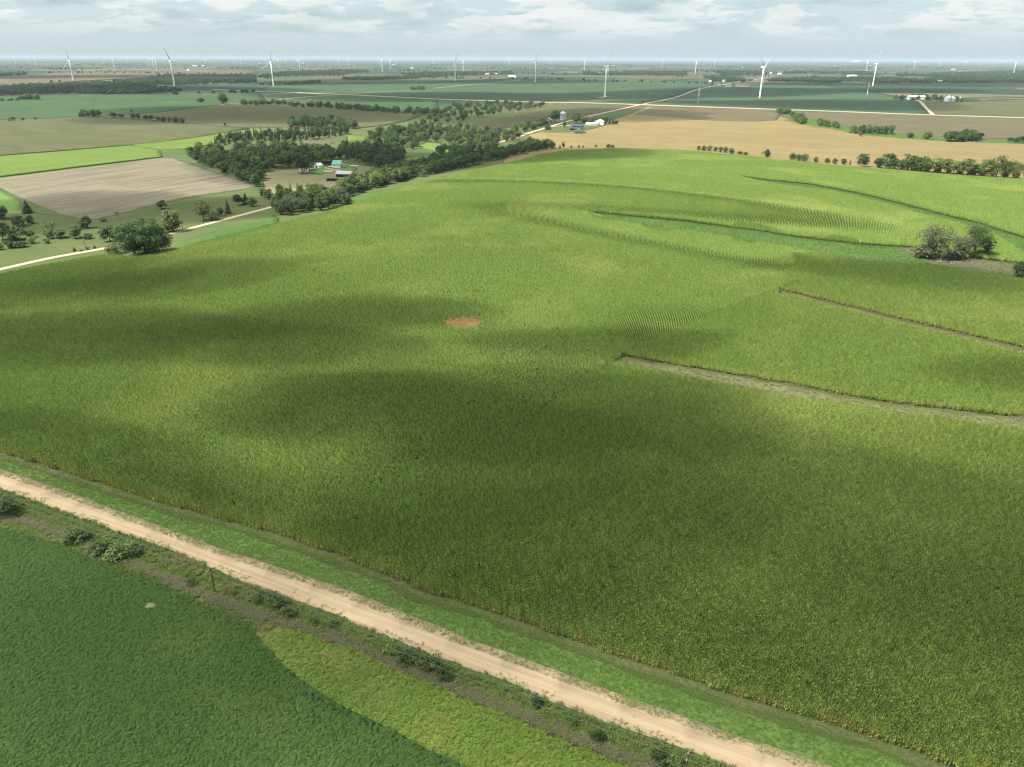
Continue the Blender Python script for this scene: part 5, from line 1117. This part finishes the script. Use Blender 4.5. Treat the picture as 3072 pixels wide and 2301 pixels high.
# fallen logs and a dead snag in the clearing
for (x, y, L, a) in [(2826, 787, 6, 0.1), (2870, 789, 8, -0.15), (2850, 795, 5, 0.2)]:
    X, Y = at(x, y); o = MB().tube((-L / 2, 0, .3), (L / 2, 0.3, .35), .25, .12, 7).tube((L * .1, 0, .3), (L * .35, .8, .9), .1, .04, 5).build('fallen_log', 'bark_pale'); o.location = gpt(X, Y, .1); o.rotation_euler = (0, 0, a)
    tag(o, 'pale fallen log lying in the brown corn clearing', 'log', 'fallen logs')
X, Y = at(2820, 783); o = MB().tube((0, 0, -.4), (1.0, 0, 5.2), .22, .08, 7).tube((.5, 0, 2.8), (1.4, .6, 4.0), .08, .03, 5).build('dead_snag', 'bark_pale'); o.location = gpt(X, Y); tag(o, 'pale leaning dead trunk in the corn clearing', 'snag')
X, Y = at(1416, 550); sn = MB(); sn.tube((0, 0, -.4), (0, 0, 5), .3, .2, 7)
for k in range(14):
    a_ = k * 2.4; z = 3 + .45 * k; e1 = Vector((math.cos(a_) * 2.4, math.sin(a_) * 2.4, z + 2.2)); sn.tube((0, 0, min(z, 5)), e1, .1, .03, 4, False); sn.tube(e1, e1 + Vector((math.cos(a_ + .8), math.sin(a_ + .8), 1.2)), .04, .015, 4, False)
sn.tube((0, 0, 5), (.2, 0, 9.5), .2, .03, 6)
o = sn.build('dead_tree', 'bark_pale'); X, Y = at(1263, 550); o.location = gpt(X, Y); tag(o, 'bare grey dead tree at the corn edge in the creek belt', 'tree')

# the person on the verge
def person(px, py):
    X, Y = at(px, py); r = empty('person', gpt(X, Y, 0.06), 0.6)
    J = {'pel': (0, 0, .95), 'chest': (.02, 0, 1.28), 'neck': (.03, 0, 1.48), 'head': (.06, 0, 1.60), 'top': (.05, 0, 1.74), 'lh': (0, .10, .92), 'lk': (.04, .12, .50), 'la': (-.02, .13, .09), 'lf': (.17, .14, .04), 'rh': (0, -.10, .92), 'rk': (.06, -.12, .50), 'ra': (.03, -.13, .09), 'rf': (.22, -.14, .04),
         'ls': (.02, .19, 1.42), 'le': (.05, .26, 1.15), 'lw': (.26, .16, 1.12), 'lhd': (.34, .12, 1.15), 'rs': (.02, -.19, 1.42), 're': (.05, -.26, 1.15), 'rw': (.26, -.16, 1.12), 'rhd': (.34, -.12, 1.15)}
    E = [('pel', 'chest'), ('chest', 'neck'), ('neck', 'head'), ('head', 'top'), ('pel', 'lh'), ('lh', 'lk'), ('lk', 'la'), ('la', 'lf'), ('pel', 'rh'), ('rh', 'rk'), ('rk', 'ra'), ('ra', 'rf'), ('chest', 'ls'), ('ls', 'le'), ('le', 'lw'), ('lw', 'lhd'), ('chest', 'rs'), ('rs', 're'), ('re', 'rw'), ('rw', 'rhd')]
    Rr = {'pel': .155, 'chest': .165, 'neck': .06, 'head': .10, 'top': .075, 'lh': .10, 'rh': .10, 'lk': .072, 'rk': .072, 'la': .05, 'ra': .05, 'lf': .045, 'rf': .045, 'ls': .08, 'rs': .08, 'le': .052, 're': .052, 'lw': .036, 'rw': .036, 'lhd': .034, 'rhd': .034}
    for sgn, hd in ((1, 'lhd'), (-1, 'rhd')):                     # fingers and thumb round a small controller
        for i in range(4):
            k = '%sf%d' % (hd, i); b0 = J[hd]; J[k] = (b0[0] + .07, b0[1] - sgn * .01, b0[2] - .03 + .02 * i); Rr[k] = .009; E.append((hd, k))
            k2 = k + 't'; J[k2] = (J[k][0] + .01, J[k][1] - sgn * .045, J[k][2]); Rr[k2] = .008; E.append((k, k2))
        k = hd + 'th'; J[k] = (J[hd][0] + .03, J[hd][1] - sgn * .05, J[hd][2] + .05); Rr[k] = .010; E.append((hd, k))
    names = list(J); me = bpy.data.meshes.new('body'); me.from_pydata([J[k] for k in names], [(names.index(a), names.index(b)) for a, b in E], []); me.update()
    o = obj('body', me, r); sk = o.modifiers.new('skin', 'SKIN'); o.modifiers.new('smooth', 'SUBSURF').levels = 1; o.modifiers['smooth'].render_levels = 1
    for i, k in enumerate(names): v = me.skin_vertices[0].data[i]; v.radius = (Rr[k], Rr[k]); v.use_root = (k == 'pel')
    # one body: skin, black top and grey trousers by height on it
    m = bpy.data.materials.new('person_surface'); t = NT(new_tree(m)); ob = t.n('ShaderNodeTexCoord').outputs['Object']; sp = t.n('ShaderNodeSeparateXYZ', ins={0: ob})
    z, x = sp.outputs[2], sp.outputs[0]
    col = t.mix(t.math('GREATER_THAN', z, 0.96), (0.26, 0.31, 0.36), (0.012, 0.013, 0.018)); col = t.mix(t.math('GREATER_THAN', z, 1.49), col, (0.45, 0.28, 0.20))
    col = t.mix(t.math('MULTIPLY', t.math('GREATER_THAN', x, 0.24), t.math('GREATER_THAN', z, 0.9)), col, (0.45, 0.28, 0.20)); col = t.mix(t.math('LESS_THAN', z, 0.09), col, (0.6, 0.6, 0.6))
    out(t, principled(t, col, 0.85)); me.materials.append(m)
    MB().lathe([(.02, 1.66), (.085, 1.68), (.115, 1.72), (.105, 1.78), (.06, 1.815), (.01, 1.825)], 12).build('hair', 'hair', r, True).location = (.035, 0, -.02)
    MB().box((.39, 0, 1.15), (.09, .16, .04)).build('remote_control', 'black_cloth', r)
    return tag(r, 'person in black top and grey trousers standing on the green verge', 'person')
person(548, 1572)
X, Y = at(463, 1508); sg = empty('marker_sign', gpt(X, Y), 0.4); MB().tube((0, 0, -.3), (0, 0, 1.5), .03, .03, 6).build('post', 'lattice_steel', sg); plain('sign_yellow', (0.72, 0.68, 0.16), .5); MB().box((0, -.05, 1.2), (.45, .03, .75)).build('panel', 'sign_yellow', sg); tag(sg, 'small yellow marker panel at the corn edge', 'marker')

# ================================================================== unseen clouds overhead, placed to shade the fields, and the hazy air
def volmat(name, col, dens, aniso=0.0, absorb=None):
    m = bpy.data.materials.new(name); t = NT(new_tree(m))
    pv = t.n('ShaderNodeVolumePrincipled', ins={'Color': col, 'Density': dens, 'Anisotropy': aniso})
    out(t, None, pv.outputs[0]); MATS[name] = m; return m
volmat('haze_air', (0.50, 0.63, 0.73), 3.6e-5, 0.0)
hb = MB().box((0, 25000, 59), (122000, 74000, 172)).build('haze', 'haze_air'); tag(hb, 'thin pale haze over the whole countryside', 'haze', None, 'stuff')
CLOUD_H = 620.0
volmat('cloud_vapour', (0.99, 0.99, 1.0), 0.0138, 0.6)
def cloud_mesh(seed):
    r = np.random.default_rng(seed); nu, nv = 40, 18; V = []; F = []
    ph = r.uniform(0, 6.28, 6)
    for j in range(nv + 1):
        e = math.pi * j / nv
        for i in range(nu):
            a = 2 * math.pi * i / nu
            q = 1 + 0.16 * math.sin(2 * a + ph[0]) + 0.10 * math.sin(3 * a + ph[1]) + 0.06 * math.sin(5 * a + ph[2]) + 0.03 * math.sin(9 * a + ph[3])
            rr = math.sin(e) * q; z = math.cos(e); z = z * (1.0 + 0.25 * math.sin(4 * a + ph[4]) * math.sin(e) ** 2) if z > 0 else z * 0.55
            V.append((rr * math.cos(a), rr * math.sin(a), z))
    for j in range(nv):
        for i in range(nu): F.append((j * nu + i, (j + 1) * nu + i, (j + 1) * nu + (i + 1) % nu, j * nu + (i + 1) % nu))
    return mesh('cloud', V, F, 'cloud_vapour', True)
CM = [cloud_mesh(i) for i in range(5)]
def cloud(px, py, rx, ry, thick, rz=0.0, world=False):
    X, Y = (px, py) if world else at(px, py)
    X += SUN_TO.x / SUN_TO.z * CLOUD_H; Y += SUN_TO.y / SUN_TO.z * CLOUD_H
    o = obj('cloud', CM[cloud.n % 5]); cloud.n += 1
    o.location = (X, Y, CLOUD_H + 12 * (cloud.n % 4)); o.scale = (rx, ry, thick); o.rotation_euler = (0, 0, rz)
    tag(o, 'unseen cloud above the picture, placed to cast shade on the fields', 'cloud', 'clouds above the fields')
cloud.n = 0
# (where its shade falls in the photograph, size in metres, thickness, turn)
for c in [(2150, 1700, 115, 72, 22, 0.0), (2900, 1620, 90, 58, 20, 0.1), (2950, 2050, 66, 40, 18, 0.0), (1500, 1680, 60, 34, 22, 0.2), (1640, 1330, 74, 36, 34, 0.4), (1080, 1275, 72, 24, 42, -0.2), (1620, 1050, 48, 18, 38, 0.15), (1250, 1190, 60, 24, 24, 0.3),
          (330, 1030, 100, 32, 42, -0.2), (850, 975, 80, 22, 34, 0.1), (90, 870, 110, 42, 28, 0.2), (330, 860, 44, 22, 30, 0.3), (200, 1450, 95, 24, 32, -0.40), (3000, 1150, 40, 17, 30, -0.2), (900, 2050, 90, 40, 14, -0.4), (200, 1850, 70, 44, 18, -0.4), (2700, 830, 70, 26, 28, -0.1)]:
    cloud(*c)
for c in [(-300, 540, 120, 80, 40), (-120, 800, 230, 140, 55), (120, 1500, 300, 200, 50), (-500, 1500, 400, 240, 60), (700, 1950, 420, 240, 60), (-150, 2300, 600, 300, 70), (900, 2700, 700, 350, 70),
          (-1300, 2500, 700, 350, 70), (1500, 1700, 380, 200, 60), (1900, 3600, 900, 400, 70), (-500, 3700, 900, 450, 70), (-2500, 4200, 1000, 500, 70)]:
    cloud(*c, 0.1, True)

# ------------------------------------------------------------------ say which one in every small group
ORD = 'first second third fourth fifth sixth seventh eighth ninth tenth eleventh twelfth thirteenth fourteenth fifteenth sixteenth seventeenth eighteenth nineteenth twentieth'.split()
LOOK = {'leaf_dark': 'dark', 'leaf_mid': 'green', 'leaf_light': 'pale', 'leaf_grey': 'greyish', 'needle': 'dark'}
SHAPE = {'broadleaf_tree': 'round tree', 'bushy_tree': 'bushy tree', 'tall_tree': 'tall tree', 'airy_tree': 'thin tree', 'feathery_tree': 'feathery tree', 'thinning_tree': 'sparse tree', 'shrub': 'low bush', 'evergreen_tree': 'pointed evergreen'}
PREP = ('in', 'on', 'at', 'of', 'behind', 'between', 'along', 'below', 'beside', 'where', 'right', 'left', 'above', 'near')
def bearing(o): return o.location.x / max(o.location.y, 1.0)
def ordinal(os_, base):
    os_.sort(key=bearing)
    for i, o in enumerate(os_):
        l = base if len(os_) == 1 else base + (', %s from left' % ORD[i] if i < len(os_) - 1 or len(os_) < 2 else ', the rightmost')
        if len(l.split()) > 16: l = l.replace(' the ', ' ')
        o['label'] = l
by = {}
for o in COL.objects:
    if o.parent is None and o.get('group') and o.get('label') and o.get('category') != 'cloud': by.setdefault((o['group'], o['label']), []).append(o)
for (g, l), os_ in by.items():
    if len(os_) < 2: continue
    nm = os_[0].name.split('.')[0]
    if nm in SHAPE and g != 'ditch bushes':
        wd = l.split(); k = next((i for i, q in enumerate(wd) if i > 0 and q in PREP), 1); place = ' '.join(wd[k:])
        os_.sort(key=bearing); n = len(os_); sub = {}
        for i, o in enumerate(os_):
            c = next(ch for ch in o.children if ch.name.startswith('crown')); look = LOOK.get(c.material_slots[0].material.name, 'green') + ' ' + SHAPE[o.name.split('.')[0]]
            part = '' if n <= 20 else ((', left part', ', middle part', ', right part')[min(2, 3 * i // n)] if n <= 55 else (', leftmost part', ', left part', ', middle part', ', right part', ', rightmost part')[min(4, 5 * i // n)])
            sub.setdefault((look, part), []).append(o)
        for (look, part), q in sub.items():
            if len(q) <= 20: ordinal(q, '%s %s%s' % (look, place, part))
            else:
                for o in q: o['label'] = '%s %s%s' % (look, place, part)
    elif len(os_) <= 20: ordinal(os_, l)
